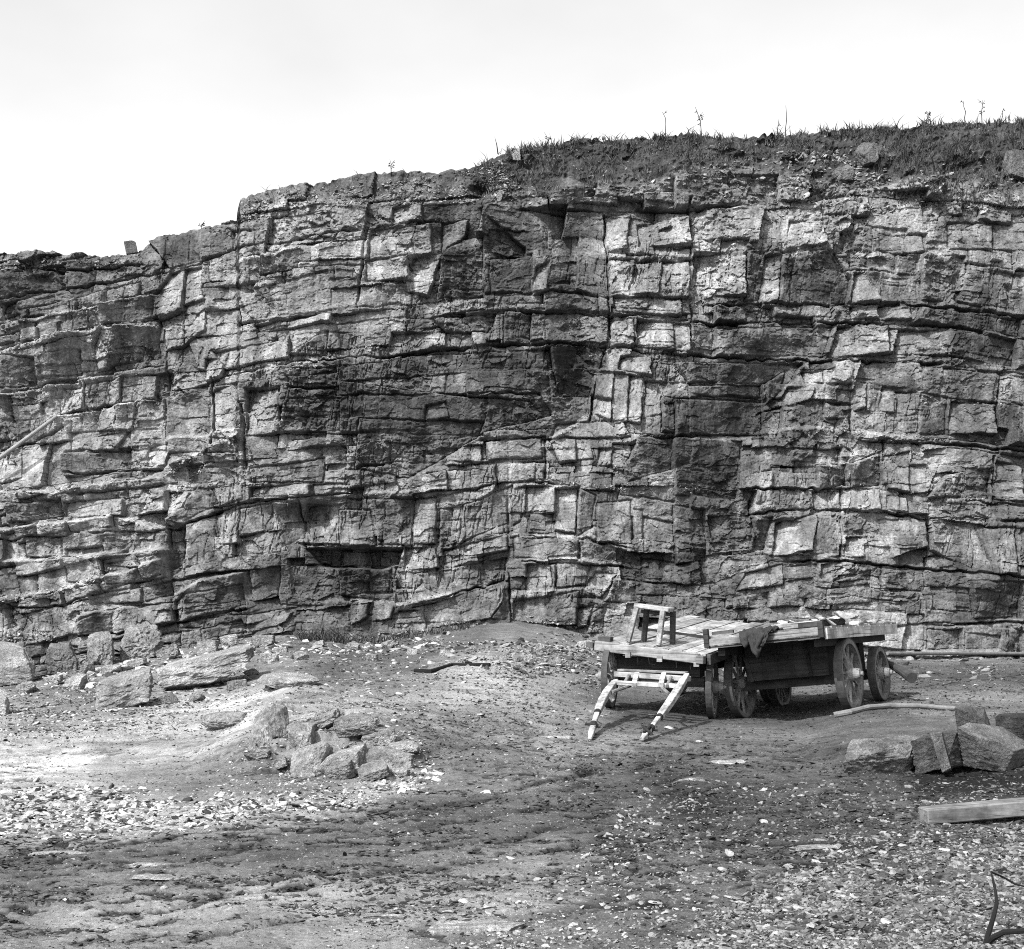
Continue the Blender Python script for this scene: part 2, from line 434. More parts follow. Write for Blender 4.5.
# ------------------------------------------------------------------ the quarry face
cu = np.concatenate([np.arange(-400, -30, 4.0), np.arange(-30, 1056, 0.9), np.arange(1056, 1430, 4.0)])
NR = 620
sky_v = np.interp(cu, SKY_U, SKY_V) + 2.2 * fbm(cu / 9.0, cu * 0, 4, 40) + 1.2 * vnoise(cu / 3.0, cu * 0, 41)
top_v = np.interp(cu, TOP_U, TOP_V) + 5 * fbm(cu / 22.0, cu * 0 + 3, 4, 42)
foot_v = np.interp(cu, FOOT_U, FOOT_V)
tt = np.linspace(0, 1, NR)
U = np.repeat(cu[None, :], NR, 0)
V = sky_v[None, :] + tt[:, None] * (foot_v + 26 - sky_v)[None, :]
TV, FV = np.repeat(top_v[None, :], NR, 0), np.repeat(foot_v[None, :], NR, 0)
PXM = 27.0 / F

YB = np.repeat(foot_y(cu)[None, :], NR, 0) + np.clip(FV - V, -30, 600) * 0.0042
YB = YB + 0.0115 * np.clip(TV - V, 0, 200) * 1.6                                             # earth bank above the stone leans back
YB = YB + (1 - sstep(120, 320, U)) * 1.9 * (sstep(700, 380, V)) - 0.0                        # stepped ledges of the lower left retreat upwards
YB = YB + 0.55 * np.exp(-((U - 578) / 26) ** 2) * sstep(480, 420, V) * sstep(180, 230, V)    # the re-entrant left of the pale buttress
YB = YB - 0.30 * np.exp(-((U - 660) / 50) ** 2) * sstep(520, 420, V) * sstep(220, 300, V)
YB = YB + 0.40 * np.exp(-((U - 770) / 30) ** 2) * sstep(470, 400, V) * sstep(330, 360, V)
YB = YB + 0.30 * np.exp(-((U - 455) / 40) ** 2) * sstep(310, 290, V) * sstep(215, 240, V)
YB = YB + 0.45 * np.exp(-((U - 300) / 70) ** 2) * sstep(630, 590, V) * sstep(490, 520, V)
YB = YB + 0.22 * fbm(U / 90.0, V / 70.0, 3, 50)

# slightly wandering coordinates so that no edge is ruled
UW = U + 2.4 * fbm(U / 16.0, V / 16.0, 4, 60, 0.6)
VW = V + 1.7 * fbm(U / 14.0, V / 14.0, 4, 61, 0.6)
DIP = np.interp(UW, [-400, 0, 80, 164, 240, 400, 504, 580, 690, 850, 930, 1024, 1430], [140, 74, 57, 41, 29, 11, 3, 0, 5, 5, 9, 19, 50])
DIP = DIP * np.interp(V, [150, 300, 450, 560, 640], [0.7, 1.0, 0.75, 0.8, 0.9])
pb = np.cumsum(np.concatenate([[-430.0], R.uniform(38, 130, 40)]))
pan = np.searchsorted(pb, UW + 10 * fbm(U / 50.0, V / 60.0, 3, 66))
S = VW - DIP + 3.5 * fbm(U / 60.0, V / 300.0, 2, 62) + R.uniform(-9, 9, 60)[pan]

D = np.zeros(U.shape); A = np.full(U.shape, 0.21)
# thin courses of stone split by upright joints
rs = [100.0]
while rs[-1] < 720:
    rs.append(rs[-1] + random.choice([6, 9, 13, 18, 22, 26, 30, 36, 42]))
rs = np.array(rs)
row = np.clip(np.searchsorted(rs, S) - 1, 0, len(rs) - 2)
drow = np.minimum(S - rs[row], rs[row + 1] - S)
D += (R.uniform(-1, 1, len(rs))[row]) * 0.05 + 0.06 * vnoise(U / 40.0, row * 7.7, 63)
D += 0.07 * np.exp(-(drow / 0.9) ** 2) * sstep(-0.1, 0.35, vnoise(U / 34.0, row * 3.3, 64))
for r in range(len(rs) - 1):
    m = row == r
    if not m.any(): continue
    th = rs[r + 1] - rs[r]
    js = [-420.0]
    while js[-1] < 1440: js.append(js[-1] + random.uniform(0.7, 2.6) * th + random.uniform(3, 22))
    js = np.array(js)
    sk = random.uniform(-0.25, 0.25)
    ux = UW[m] + sk * (S[m] - rs[r])
    j = np.clip(np.searchsorted(js, ux) - 1, 0, len(js) - 2)
    n = len(js)
    gx, gz, off, al, cr = R.normal(0, 0.19, n), R.normal(-0.06, 0.11, n), 0.55 * R.uniform(-1, 1, n), R.normal(0, 1, n), R.uniform(0, 1, n)
    dj = np.minimum(ux - js[j], js[j + 1] - ux)
    D[m] += 0.06 * off[j] + PXM * (gx[j] * (ux - (js[j] + js[j + 1]) / 2) + gz[j] * (S[m] - (rs[r] + rs[r + 1]) / 2)) + 0.06 * np.exp(-(dj / 0.8) ** 2) * (cr[j] > 0.55)
    A[m] += 0.045 * al[j]

# the large blocks one can point at: outline and how its face is turned (2 towards the right and down .. 8 towards the left and up)
S6 = 1024 / 350.0
FACES = {
 (0, 160): [
  (7, (450,400),(500,330),(540,320),(535,440),(465,470)), (6, (465,470),(535,440),(540,540),(482,558)), (7, (540,320),(590,310),(598,410),(536,425)), (6, (536,425),(598,410),(600,500),(540,540)), (5, (700,390),(960,320),(970,440),(730,465)), (8, (740,480),(970,445),(970,475),(750,500)),
  (2, (430,230),(580,205),(580,290),(500,320)), (3, (590,200),(690,175),(690,265),(590,290)), (7, (680,205),(745,205),(745,250),(680,258)),
  (8, (320,495),(345,490),(320,610),(285,620),(270,540)), (3, (345,490),(465,470),(470,580),(315,605)), (3, (110,575),(240,555),(240,630),(120,665)),
  (7, (180,675),(250,665),(250,730),(180,745)), (5, (250,660),(360,640),(360,720),(250,730)), (6, (360,640),(460,630),(460,710),(360,715)),
  (3, (480,700),(610,650),(610,850),(490,860)), (6, (610,680),(700,655),(710,820),(615,815)), (7, (720,670),(820,670),(820,800),(725,810)),
  (2, (845,670),(1024,670),(1024,790),(810,800)), (3, (850,640),(1024,610),(1024,660),(850,668)), (2, (850,570),(940,500),(960,500),(955,570)),
  (8, (600,580),(655,580),(650,635),(600,645)), (6, (620,560),(850,520),(850,580),(660,610)), (3, (190,860),(380,840),(380,900),(190,930)),
  (7, (435,840),(500,830),(490,895),(435,900)), (4, (385,790),(480,770),(480,830),(385,840)), (6, (210,800),(380,790),(340,850),(210,850)),
  (3, (0,340),(190,300),(185,370),(0,430)), (6, (310,375),(410,360),(410,400),(310,415)), (4, (300,420),(450,400),(450,470),(300,485)), (3, (0,570),(100,580),(105,660),(0,670))],
 (340, 110): [
  (7, (150,280),(240,275),(240,325),(150,335)), (6, (85,345),(270,335),(270,430),(80,440)), (6, (70,435),(200,430),(200,500),(75,500)),
  (7, (210,430),(300,420),(260,550),(200,530)), (7, (300,330),(380,320),(370,370),(300,420)), (2, (300,420),(420,400),(420,550),(285,560)),
  (3, (420,310),(540,400),(540,440),(440,530),(420,470)), (4, (440,440),(560,420),(560,540),(440,540)), (8, (570,460),(615,440),(605,530),(565,540)),
  (3, (700,350),(770,330),(780,540),(690,530)), (7, (775,300),(850,300),(840,410),(780,415)), (7, (870,330),(1024,310),(1024,400),(870,400)),
  (7, (860,440),(940,430),(930,545),(850,540)), (6, (945,440),(1024,440),(1024,550),(930,545)), (5, (785,440),(850,440),(850,530),(790,540)),
  (6, (800,545),(1000,550),(1000,600),(800,590)), (3, (270,610),(460,590),(445,650),(310,650)), (4, (470,595),(560,590),(555,680),(470,685)),
  (5, (600,590),(790,595),(780,680),(600,680)), (7, (150,650),(310,650),(310,700),(140,720)), (8, (870,610),(1024,620),(1024,710),(870,690)),
  (6, (790,610),(860,610),(860,690),(790,690)), (2, (200,720),(780,690),(780,750),(370,770),(0,800),(0,760)), (4, (370,770),(610,750),(620,850),(370,840)),
  (2, (610,690),(780,690),(730,840),(640,830)), (6, (890,790),(1024,800),(1024,870),(890,900)), (7, (740,760),(800,768),(795,850),(738,835)), (8, (738,835),(795,850),(790,915),(735,885)), (6, (800,768),(845,774),(842,912),(792,915)), (7, (845,774),(890,780),(880,920),(842,912)),
  (3, (940,840),(1024,850),(1024,948),(940,940)), (7, (820,720),(910,720),(910,780),(810,760)), (2, (0,800),(370,840),(600,850),(620,890),(400,948),(0,948)),
  (6, (250,870),(310,855),(320,900),(250,920)), (4, (890,240),(1024,235),(1024,290),(890,290)), (6, (530,250),(610,240),(610,280),(530,290)), (3, (480,590),(560,590),(555,680),(480,685))],
 (674, 110): [
  (3, (0,190),(310,190),(310,280),(0,290)), (7, (60,420),(210,415),(205,550),(50,540)), (2, (215,420),(270,420),(250,560),(205,560)),
  (8, (270,425),(320,420),(300,565),(250,560)), (2, (320,425),(470,410),(520,490),(510,565),(300,570)), (7, (340,320),(440,320),(440,400),(330,405)),
  (3, (440,370),(510,350),(500,420),(450,415)), (7, (530,475),(560,475),(600,520),(600,565),(520,560)), (4, (560,475),(710,480),(715,565),(605,565)),
  (3, (650,425),(715,425),(715,485),(645,480)), (3, (720,425),(850,430),(840,500),(800,560),(720,560)), (4, (860,460),(1024,480),(1024,595),(830,560)),
  (5, (800,330),(940,330),(930,410),(800,410)), (4, (580,340),(680,350),(680,410),(580,415)), (7, (520,570),(600,570),(600,610),(520,610)),
  (7, (600,570),(690,575),(690,615),(600,610)), (3, (115,575),(290,575),(290,620),(115,620)), (2, (720,580),(1024,610),(1024,660),(700,620)),
  (7, (485,630),(630,630),(620,715),(450,725)), (8, (635,640),(660,640),(640,710),(620,715)), (6, (660,640),(820,650),(790,720),(650,715)),
  (2, (820,650),(1005,670),(1000,750),(790,720)), (6, (1005,670),(1024,670),(1024,750),(1000,760)), (3, (50,630),(120,630),(115,720),(45,715)),
  (4, (120,640),(470,630),(440,720),(120,720)), (7, (0,620),(45,630),(40,720),(0,715)), (7, (375,765),(435,765),(435,800),(380,800)),
  (3, (40,810),(260,800),(270,948),(40,948)), (2, (0,740),(380,740),(340,800),(40,800)), (2, (270,800),(330,760),(320,820),(270,860)),
  (4, (440,800),(520,800),(520,900),(440,900)), (8, (335,810),(410,810),(400,850),(300,870)), (6, (530,790),(570,800),(560,870),(530,880)),
  (3, (575,800),(610,805),(590,880),(565,880)), (7, (615,805),(650,815),(640,890),(600,880)), (6, (650,820),(710,825),(710,890),(650,900)),
  (4, (720,830),(800,840),(800,948),(715,948)), (6, (810,850),(940,860),(940,948),(810,948)), (3, (945,850),(1024,860),(1024,948),(945,930)),
  (6, (725,260),(840,265),(840,310),(725,310)), (5, (890,270),(990,290),(990,330),(890,320)), (6, (430,255),(570,250),(570,310),(440,305)), (7, (970,110),(1024,100),(1024,190),(980,170))],
 (0, 400): [
  (3, (190,160),(380,145),(380,200),(190,220)), (3, (30,310),(190,290),(190,345),(30,360)), (7, (195,300),(370,290),(370,340),(195,345)),
  (2, (490,350),(600,230),(640,300),(500,375)), (8, (490,270),(555,270),(540,310),(490,345)), (5, (610,200),(710,190),(710,290),(640,310)),
  (5, (730,200),(950,170),(950,240),(730,240)), (6, (730,255),(910,245),(910,280),(730,285)), (6, (915,245),(1024,245),(1024,270),(915,280)),
  (7, (620,330),(700,320),(700,420),(640,420)), (4, (700,320),(800,300),(800,380),(700,400)), (3, (800,300),(880,300),(900,400),(830,430)),
  (6, (900,310),(1024,300),(1024,420),(890,420)), (3, (890,430),(1024,430),(1024,480),(890,480)), (5, (80,400),(190,400),(190,460),(80,460)),
  (5, (200,440),(310,430),(310,540),(200,530)), (4, (310,400),(400,390),(370,460),(310,470)), (9, (320,480),(410,470),(420,490),(330,490)), (4, (325,490),(420,490),(420,535),(325,540)),
  (6, (405,390),(490,390),(490,520),(425,525)), (2, (495,380),(540,375),(530,500),(500,520)), (3, (545,380),(620,370),(640,470),(550,490)),
  (4, (820,480),(1024,490),(1024,600),(820,600)), (4, (520,600),(550,570),(710,540),(720,600),(530,650)), (8, (515,590),(555,565),(545,600),(525,650)),
  (3, (230,650),(335,610),(335,680),(240,690)), (6, (335,610),(510,590),(510,650),(340,675)), (6, (270,715),(470,670),(470,720),(270,760)), (4, (530,670),(590,665),(600,720),(530,740)),
  (4, (600,670),(710,640),(720,680),(610,700)), (6, (710,660),(860,620),(840,650),(720,690)), (4, (140,720),(230,720),(230,770),(140,770)),
  (3, (425,550),(500,530),(510,570),(430,590)), (6, (270,570),(420,550),(420,590),(270,600))],
 (340, 400): [
  (3, (60,60),(420,60),(400,110),(200,230),(40,200)), (5, (420,120),(590,110),(590,170),(430,175)), (7, (610,115),(690,110),(690,180),(640,185)),
  (6, (690,125),(740,125),(740,170),(690,175)), (8, (760,140),(800,140),(790,190),(750,190)), (6, (800,140),(850,150),(830,210),(785,200)),
  (2, (870,110),(1024,110),(1024,190),(840,240),(830,200)), (6, (630,70),(830,60),(850,110),(620,110)), (4, (100,290),(210,285),(215,400),(110,410)),
  (6, (215,285),(285,285),(280,420),(215,420)), (4, (0,320),(90,320),(110,430),(0,430)), (3, (290,320),(330,315),(320,430),(290,430)),
  (4, (360,310),(510,245),(490,360),(350,420)), (7, (545,250),(640,255),(630,330),(540,340)), (6, (630,260),(700,255),(690,390),(630,380)),
  (3, (700,260),(750,280),(740,370),(690,400)), (3, (555,335),(625,330),(625,390),(545,390)), (4, (755,300),(855,290),(855,420),(750,420)),
  (3, (510,260),(545,250),(530,350),(500,370)), (4, (860,320),(890,320),(880,450),(860,440)), (5, (890,340),(980,360),(980,430),(890,440)),
  (3, (0,440),(110,440),(110,485),(0,485)), (8, (185,430),(280,430),(290,490),(190,500)), (6, (300,440),(490,395),(490,440),(300,480)),
  (4, (215,510),(490,460),(480,530),(210,600)), (5, (505,405),(700,405),(695,470),(510,465)), (3, (705,410),(840,440),(830,490),(705,480)),
  (6, (540,480),(630,480),(630,560),(545,570)), (5, (635,480),(740,480),(720,540),(635,550)), (7, (750,500),(810,510),(760,580),(710,560)),
  (3, (800,520),(870,530),(870,590),(770,590)), (6, (510,590),(700,560),(690,660),(510,650)), (8, (690,610),(740,600),(720,660),(690,670)),
  (3, (740,620),(780,600),(770,680),(720,680)), (6, (240,600),(480,540),(480,580),(440,640),(250,670)), (2, (440,640),(490,570),(500,600),(490,645)),
  (7, (30,590),(90,580),(80,640),(30,660)), (7, (100,580),(160,600),(150,640),(90,650)), (6, (880,460),(1024,480),(1024,540),(890,530)), (2, (0,490),(150,490),(160,600),(0,570))],
 (674, 400): [
  (2, (0,0),(270,0),(260,100),(0,105)), (2, (0,110),(200,120),(190,290),(0,280)), (4, (340,150),(490,140),(490,190),(340,180)),
  (6, (285,195),(350,195),(350,260),(285,260)), (4, (355,195),(415,195),(415,260),(355,255)), (2, (420,195),(505,185),(510,250),(420,260)),
  (2, (510,190),(610,150),(610,250),(520,255)), (6, (620,160),(690,150),(690,270),(625,260)), (6, (690,190),(780,185),(740,270),(690,275)),
  (3, (790,220),(930,200),(930,290),(740,285)), (6, (945,180),(1024,190),(1024,300),(940,290)), (6, (410,265),(605,262),(600,320),(410,330)),
  (6, (625,280),(680,285),(680,330),(625,320)), (5, (700,295),(940,310),(930,345),(700,330)), (3, (0,310),(90,320),(100,470),(0,480)),
  (5, (100,340),(230,340),(230,440),(110,450)), (2, (235,340),(290,340),(270,440),(220,440)), (7, (300,360),(420,330),(400,440),(290,460)),
  (3, (420,340),(480,340),(480,450),(400,450)), (3, (490,335),(555,330),(555,395),(490,395)), (7, (500,400),(560,400),(560,460),(500,460)),
  (5, (600,350),(740,345),(740,430),(640,460)), (4, (750,360),(880,370),(880,500),(750,440)), (5, (890,370),(1010,370),(1000,510),(930,510)),
  (6, (430,480),(540,470),(460,530),(430,520)), (7, (530,480),(560,475),(530,510)), (3, (470,530),(580,500),(580,530)), (4, (330,490),(420,480),(420,520),(330,530)),
  (6, (210,510),(320,480),(320,540),(180,560)), (3, (170,580),(280,560),(280,610),(170,610)), (5, (450,550),(580,540),(580,590),(450,600)),
  (2, (860,530),(1024,530),(1024,640),(880,640)), (4, (600,490),(740,500),(740,560),(610,550)), (4, (740,670),(840,670),(840,730),(740,730)),
  (4, (850,680),(960,690),(950,730),(850,730)), (2, (960,670),(1024,670),(1024,780),(960,730))]}

def signed_poly(u, v, poly):
    inside = np.zeros(u.shape, bool); d2 = np.full(u.shape, 1e9)
    n = len(poly)
    for i in range(n):
        x0, y0 = poly[i]; x1, y1 = poly[(i + 1) % n]
        if y0 != y1:
            inside ^= ((y0 > v) != (y1 > v)) & (u < (x1 - x0) * (v - y0) / (y1 - y0) + x0)
        t = np.clip(((u - x0) * (x1 - x0) + (v - y0) * (y1 - y0)) / max((x1 - x0) ** 2 + (y1 - y0) ** 2, 1e-9), 0, 1)
        d2 = np.minimum(d2, (u - x0 - t * (x1 - x0)) ** 2 + (v - y0 - t * (y1 - y0)) ** 2)
    return np.where(inside, np.sqrt(d2), -np.sqrt(d2))

for (ou, ov), lst in FACES.items():
    for f in lst:
        tone, poly = f[0], [(ou + a / S6, ov + b / S6) for a, b in f[1:]]
        pu = [p[0] for p in poly]; pv = [p[1] for p in poly]
        c0, c1 = np.searchsorted(cu, min(pu) - 8), np.searchsorted(cu, max(pu) + 8)
        sl = (slice(None), slice(c0, c1))
        d = signed_poly(UW[sl], VW[sl], poly)
        m = d > -4
        lam = (tone - 5) / 3.0
        th = math.radians(lam * 38 + random.uniform(-7, 7)); ph = math.radians(9 + lam * 19 + random.uniform(-6, 6))
        wu, wv = (max(pu) - min(pu)) * PXM, (max(pv) - min(pv)) * PXM
        gx = -math.tan(th); gz = -math.tan(ph)
        gx *= min(1, 0.50 / max(abs(gx) * wu, 1e-6)); gz *= min(1, 0.38 / max(abs(gz) * wv, 1e-6))
        uc, vc = sum(pu) / len(pu), sum(pv) / len(pv)
        pl = random.uniform(-0.045, 0.035) + PXM * (gx * (UW[sl] - uc) + gz * (VW[sl] - vc))
        k = np.clip((d + 0.3) / 0.9, 0, 1)
        keep = 0.22 * D[sl]
        D[sl] = D[sl] * (1 - k) + (pl + keep) * k + random.uniform(0.015, 0.07) * np.exp(-(d / 0.9) ** 2) * m
        k = np.clip((d + 2.0) / 6.0 + 0.35 * vnoise(U[sl] / 4.0, V[sl] / 4.0, 161), 0, 1) * 0.9
        A[sl] = A[sl] * (1 - k) + (0.205 + 0.024 * (min(tone, 8) - 5) + random.uniform(-0.015, 0.015) + 0.25 * (A[sl] - 0.21)) * k

# the open bedding seams: what lies above juts over what lies below
SEAMS = [
 (0.16, [(521,208),(600,211),(690,208),(745,205)]), (0.10, [(0,300),(90,283),(164,273),(200,262),(232,249),(290,240),(350,229),(400,224),(443,221)]),
 (0.10, [(0,324),(80,309),(157,293)]), (0.24, [(239,322),(290,319),(335,310)]), (0.12, [(335,310),(380,306),(440,300),(490,294),(550,291),(611,296)]),
 (0.10, [(0,350),(50,337),(120,328),(155,326)]), (0.20, [(408,331),(432,319),(497,311),(550,312),(613,314)]), (0.13, [(613,314),(650,317),(690,319)]),
 (0.22, [(208,382),(239,372),(300,362),(350,357),(384,356),(440,350),(504,344),(560,343),(613,346)]), (0.14, [(613,346),(650,352),(692,355)]),
 (0.26, [(692,355),(750,358),(821,361),(880,361),(950,366),(1024,374),(1150,386)]), (0.22, [(708,305),(780,305),(848,303),(930,306),(1024,316),(1150,330)]),
 (0.20, [(690,322),(708,323),(845,322),(930,325),(1024,337),(1150,350)]), (0.11, [(0,396),(79,379),(164,365)]), (0.12, [(58,416),(99,409),(164,399)]),
 (0.14, [(65,475),(120,471),(164,470)]), (0.10, [(65,453),(130,450),(167,450)]), (0.10, [(280,434),(350,434),(415,432)]), (0.14, [(480,439),(545,437)]), (0.14, [(647,436),(690,437),(763,434)]),
 (0.22, [(879,439),(950,444),(1024,451),(1150,460)]), (0.20, [(212,513),(246,502),(300,497),(350,498)]), (0.14, [(350,498),(390,500),(442,496),(497,484),(520,482)]),
 (0.12, [(520,482),(576,485),(637,496),(674,502)]), (0.18, [(752,489),(817,489),(879,489),(950,498),(1024,506),(1150,516)]), (0.13, [(0,528),(60,522),(116,516)]),
 (0.16, [(0,542),(68,533),(167,531),(190,522)]), (0.20, [(165,528),(190,522),(212,513)]), (0.16, [(173,581),(210,574),(246,570)]), (0.17, [(79,636),(120,633),(174,624),(246,608)]),
 (0.14, [(79,615),(120,607),(174,602)]), (0.32, [(304,544),(340,546),(402,545)]), (0.24, [(318,565),(340,566),(380,567)]), (0.14, [(442,550),(480,541),(511,530)]), (0.16, [(412,608),(460,593),(507,581)]),
 (0.16, [(511,537),(579,537),(627,547)]), (0.17, [(521,562),(580,563),(624,567)]), (0.12, [(442,571),(480,561),(507,555)]), (0.26, [(752,514),(780,510),(811,509),(879,511),(920,518),(1024,521),(1150,528)]),
 (0.18, [(739,571),(773,561),(838,561),(876,564),(930,569),(1024,576),(1150,582)]), (0.14, [(896,625),(960,624),(1024,622),(1150,626)]), (0.10, [(606,259),(640,260),(690,260)]), (0.10, [(776,250),(824,250)]),
 (0.12, [(674,248),(718,250)]), (0.14, [(0,264),(60,270),(110,266),(143,264)]), (0.2, [(640,640),(700,646),(760,650),(850,655),(940,657),(1024,657),(1150,658)]), (0.14, [(60,655),(110,652),(170,642)]),
 (0.12, [(0,450),(40,442),(66,428)]), (0.14, [(0,492),(60,497),(110,492),(165,486)]), (0.13, [(0,570),(50,560),(100,556),(168,550)]), (0.12, [(0,610),(60,606),(110,590),(165,575)]),
 (0.14, [(760,412),(800,404),(860,402)]), (0.12, [(680,400),(720,396),(760,396)]), (0.12, [(345,470),(400,462),(470,462),(545,462)]), (0.10, [(240,402),(330,398),(420,396),(540,392)])]
UPRIGHTS = [(0.22, [(212,378),(214,430),(212,452)]), (0.2, [(242,405),(246,442),(245,500)]), (0.16, [(164,330),(168,380),(167,452)]), (0.2, [(605,215),(608,300),(612,346),(598,372),(590,420)]),
 (0.2, [(852,262),(852,300)]), (0.16, [(690,200),(692,320)]), (0.22, [(509,470),(507,560),(512,615)]), (0.14, [(440,500),(438,545)]), (0.2, [(752,500),(755,548)]), (0.16, [(885,440),(884,498)]),
 (0.2, [(994,455),(994,505)]), (0.16, [(1018,520),(1016,570)]), (0.14, [(168,530),(172,580),(176,625)]), (0.14, [(884,565),(878,598)]), (0.14, [(854,370),(852,432)]), (0.14, [(366,225),(357,300),(360,330)]),
 (0.14, [(545,440),(545,480)]), (0.14, [(300,500),(310,545)]), (0.16, [(842,490),(840,556)]), (0.14, [(929,520),(928,566)]), (0.16, [(995,430),(1000,380),(1017,350)])]
def polyline(u, v, pts):
    d2 = np.full(u.shape, 1e9); side = np.zeros(u.shape)
    for (x0, y0), (x1, y1) in zip(pts[:-1], pts[1:]):
        t = np.clip(((u - x0) * (x1 - x0) + (v - y0) * (y1 - y0)) / ((x1 - x0) ** 2 + (y1 - y0) ** 2), 0, 1)
        e = (u - x0 - t * (x1 - x0)) ** 2 + (v - y0 - t * (y1 - y0)) ** 2
        s = (x1 - x0) * (v - y0) - (y1 - y0) * (u - x0)
        side = np.where(e < d2, s, side); d2 = np.minimum(d2, e)
    return np.sqrt(d2), side
for k, pts in SEAMS + UPRIGHTS:
    up = (k, pts) in UPRIGHTS
    pu = [p[0] for p in pts]
    c0, c1 = np.searchsorted(cu, min(pu) - 14), np.searchsorted(cu, max(pu) + 14)
    sl = (slice(None), slice(c0, c1))
    d, side = polyline(UW[sl], VW[sl] + 1.5 * vnoise(U[sl] / 7.0, V[sl] / 60.0, 77), pts)
    w = 1.0 + 0.5 * vnoise(U[sl] / 11.0, V[sl] / 11.0, 78)
    k = k * np.clip(0.62 + 0.75 * vnoise(U[sl] / 30.0, V[sl] / 40.0, 79), 0.12, 1.2)
    D[sl] += 1.1 * k * np.exp(-(d / w) ** 2)
    if not up:
        D[sl] += k * np.where(side > 0, 0.17 * np.exp(-d / 7.0), -0.13 * np.exp(-d / 9.0)) * (d < 40)

# ledges that stand out below their seam and are paler along the top
SHELVES = [(0.30, [(0,326),(80,311),(157,295)]), (0.34, [(0,352),(50,339),(120,329),(157,327)]), (0.26, [(0,398),(79,381),(164,367)]), (0.30, [(58,418),(99,411),(166,400)]), (0.22, [(205,382),(240,373),(300,363),(350,357)]),
           (0.30, [(0,492),(60,494),(120,482),(165,478)]), (0.26, [(0,530),(60,524),(118,517),(165,530)]), (0.34, [(0,562),(50,560),(100,556),(168,550)]), (0.30, [(79,616),(120,608),(174,603)]), (0.3, [(0,600),(50,592),(110,577),(168,560)]),
           (0.24, [(178,595),(205,580),(246,572)]), (0.22, [(167,440),(200,436),(244,430)]), (0.26, [(165,470),(205,452),(243,436)]), (0.2, [(514,537),(579,537)]), (0.2, [(521,562),(580,560),(624,566)]), (0.2, [(512,596),(560,590),(610,588)]),
           (0.18, [(690,356),(760,359)]), (0.2, [(330,600),(400,604),(470,590)]), (0.2, [(540,447),(575,425),(600,410)]), (0.18, [(760,432),(830,428),(880,436)]), (0.18, [(820,462),(860,462),(846,478)]), (0.2, [(340,495),(400,492),(440,490)]),
           (0.16, [(240,262),(300,248),(350,240)]), (0.16, [(858,268),(905,272)]), (0.16, [(692,250),(745,250)])]
for h, pts in SHELVES:
    pu = [p[0] for p in pts]
    c0, c1 = np.searchsorted(cu, min(pu) - 10), np.searchsorted(cu, max(pu) + 10)
    sl = (slice(None), slice(c0, c1))
    d, side = polyline(UW[sl], VW[sl], pts)
    sd = np.where(side > 0, d, -d)
    endf = sstep(-6, 6, UW[sl] - min(pu)) * sstep(6, -6, UW[sl] - max(pu))
    hh = h * (1.25 if max(pu) < 250 else 0.9) * np.clip(0.7 + 0.7 * vnoise(U[sl] / 18.0, V[sl] / 50.0, 171), 0.1, 1.2) * endf
    D[sl] -= hh * sstep(-3.5, 1.5, sd) * np.exp(-np.clip(sd, 0, 99) / np.where(U[sl] < 250, 20.0, 12.0)) * (d < 80)
    A[sl] += 0.10 * np.exp(-((sd + 1.0) / 2.4) ** 2) * endf

# the dark slot under the overhanging bed near the foot
d_ = signed_poly(UW, VW, [(305, 548), (402, 548), (398, 564), (380, 569), (318, 567)])
D += 0.55 * np.clip(d_ / 2.5 + 0.5, 0, 1)
d_ = signed_poly(UW, VW, [(168, 530), (184, 526), (182, 566), (172, 570)])
D += 0.35 * np.clip(d_ / 2.5 + 0.5, 0, 1)

# chips, spalls and grain of the broken stone
soil = sstep(-10, 12, TV - V + 14 * fbm(U / 22.0, V / 12.0, 4, 90, 0.65))
soil = soil * np.interp(U, [-400, 0, 225, 245, 460, 480, 1440], [0.15, 0.15, 0.3, 0.5, 0.55, 1, 1])
c1_, r1_ = plane_cells(UW / 17.0, VW / 12.0, 101)
c2_, r2_ = plane_cells(UW / 7.5 + 3 * S / 200, VW / 5.5, 111)
c3_, r3_ = plane_cells(UW / 3.6, VW / 2.8, 121)
lam_ = vnoise(UW / 34.0 + 3.1 * pan, S / 3.4, 181)
D += 0.040 * (1 - soil) * sstep(0.25, 0.6, lam_) * sstep(-0.25, 0.3, fbm(U / 50.0, V / 30.0, 3, 182))      # thin leaves of the bedding
rough = sstep(-0.1, 0.45, fbm(U / 45.0, V / 32.0, 3, 95))
D = D * (1 - 0.88 * soil)
fis = np.abs(fbm(UW / 9.0 + 0.15 * S / 9, VW / 55.0, 4, 151))
D += 0.055 * (1 - soil) * np.exp(-(fis / 0.045) ** 2) * sstep(0.0, 0.4, fbm(U / 60.0, V / 45.0, 3, 152))
D += PXM * (1 - 0.6 * soil) * (1 - 0.25 * sstep(380, 470, V)) * ((2.0 + 3.4 * rough) * c1_ + (0.8 + 2.0 * rough) * c2_ + (0.8 + 1.0 * rough) * c3_)
D += 0.05 * fbm(U / 10.0, V / 8.0, 4, 97) * (0.5 + rough)
D += soil * (0.28 * fbm(U / 24.0, V / 13.0, 4, 98) + 0.10 * np.abs(fbm(U / 6.0, V / 5.0, 3, 99)))
A += 0.03 * r1_ + 0.03 * r2_
A = np.clip(A + 0.04 * fbm(U / 55.0, V / 40.0, 4, 105), 0.07, 0.42)
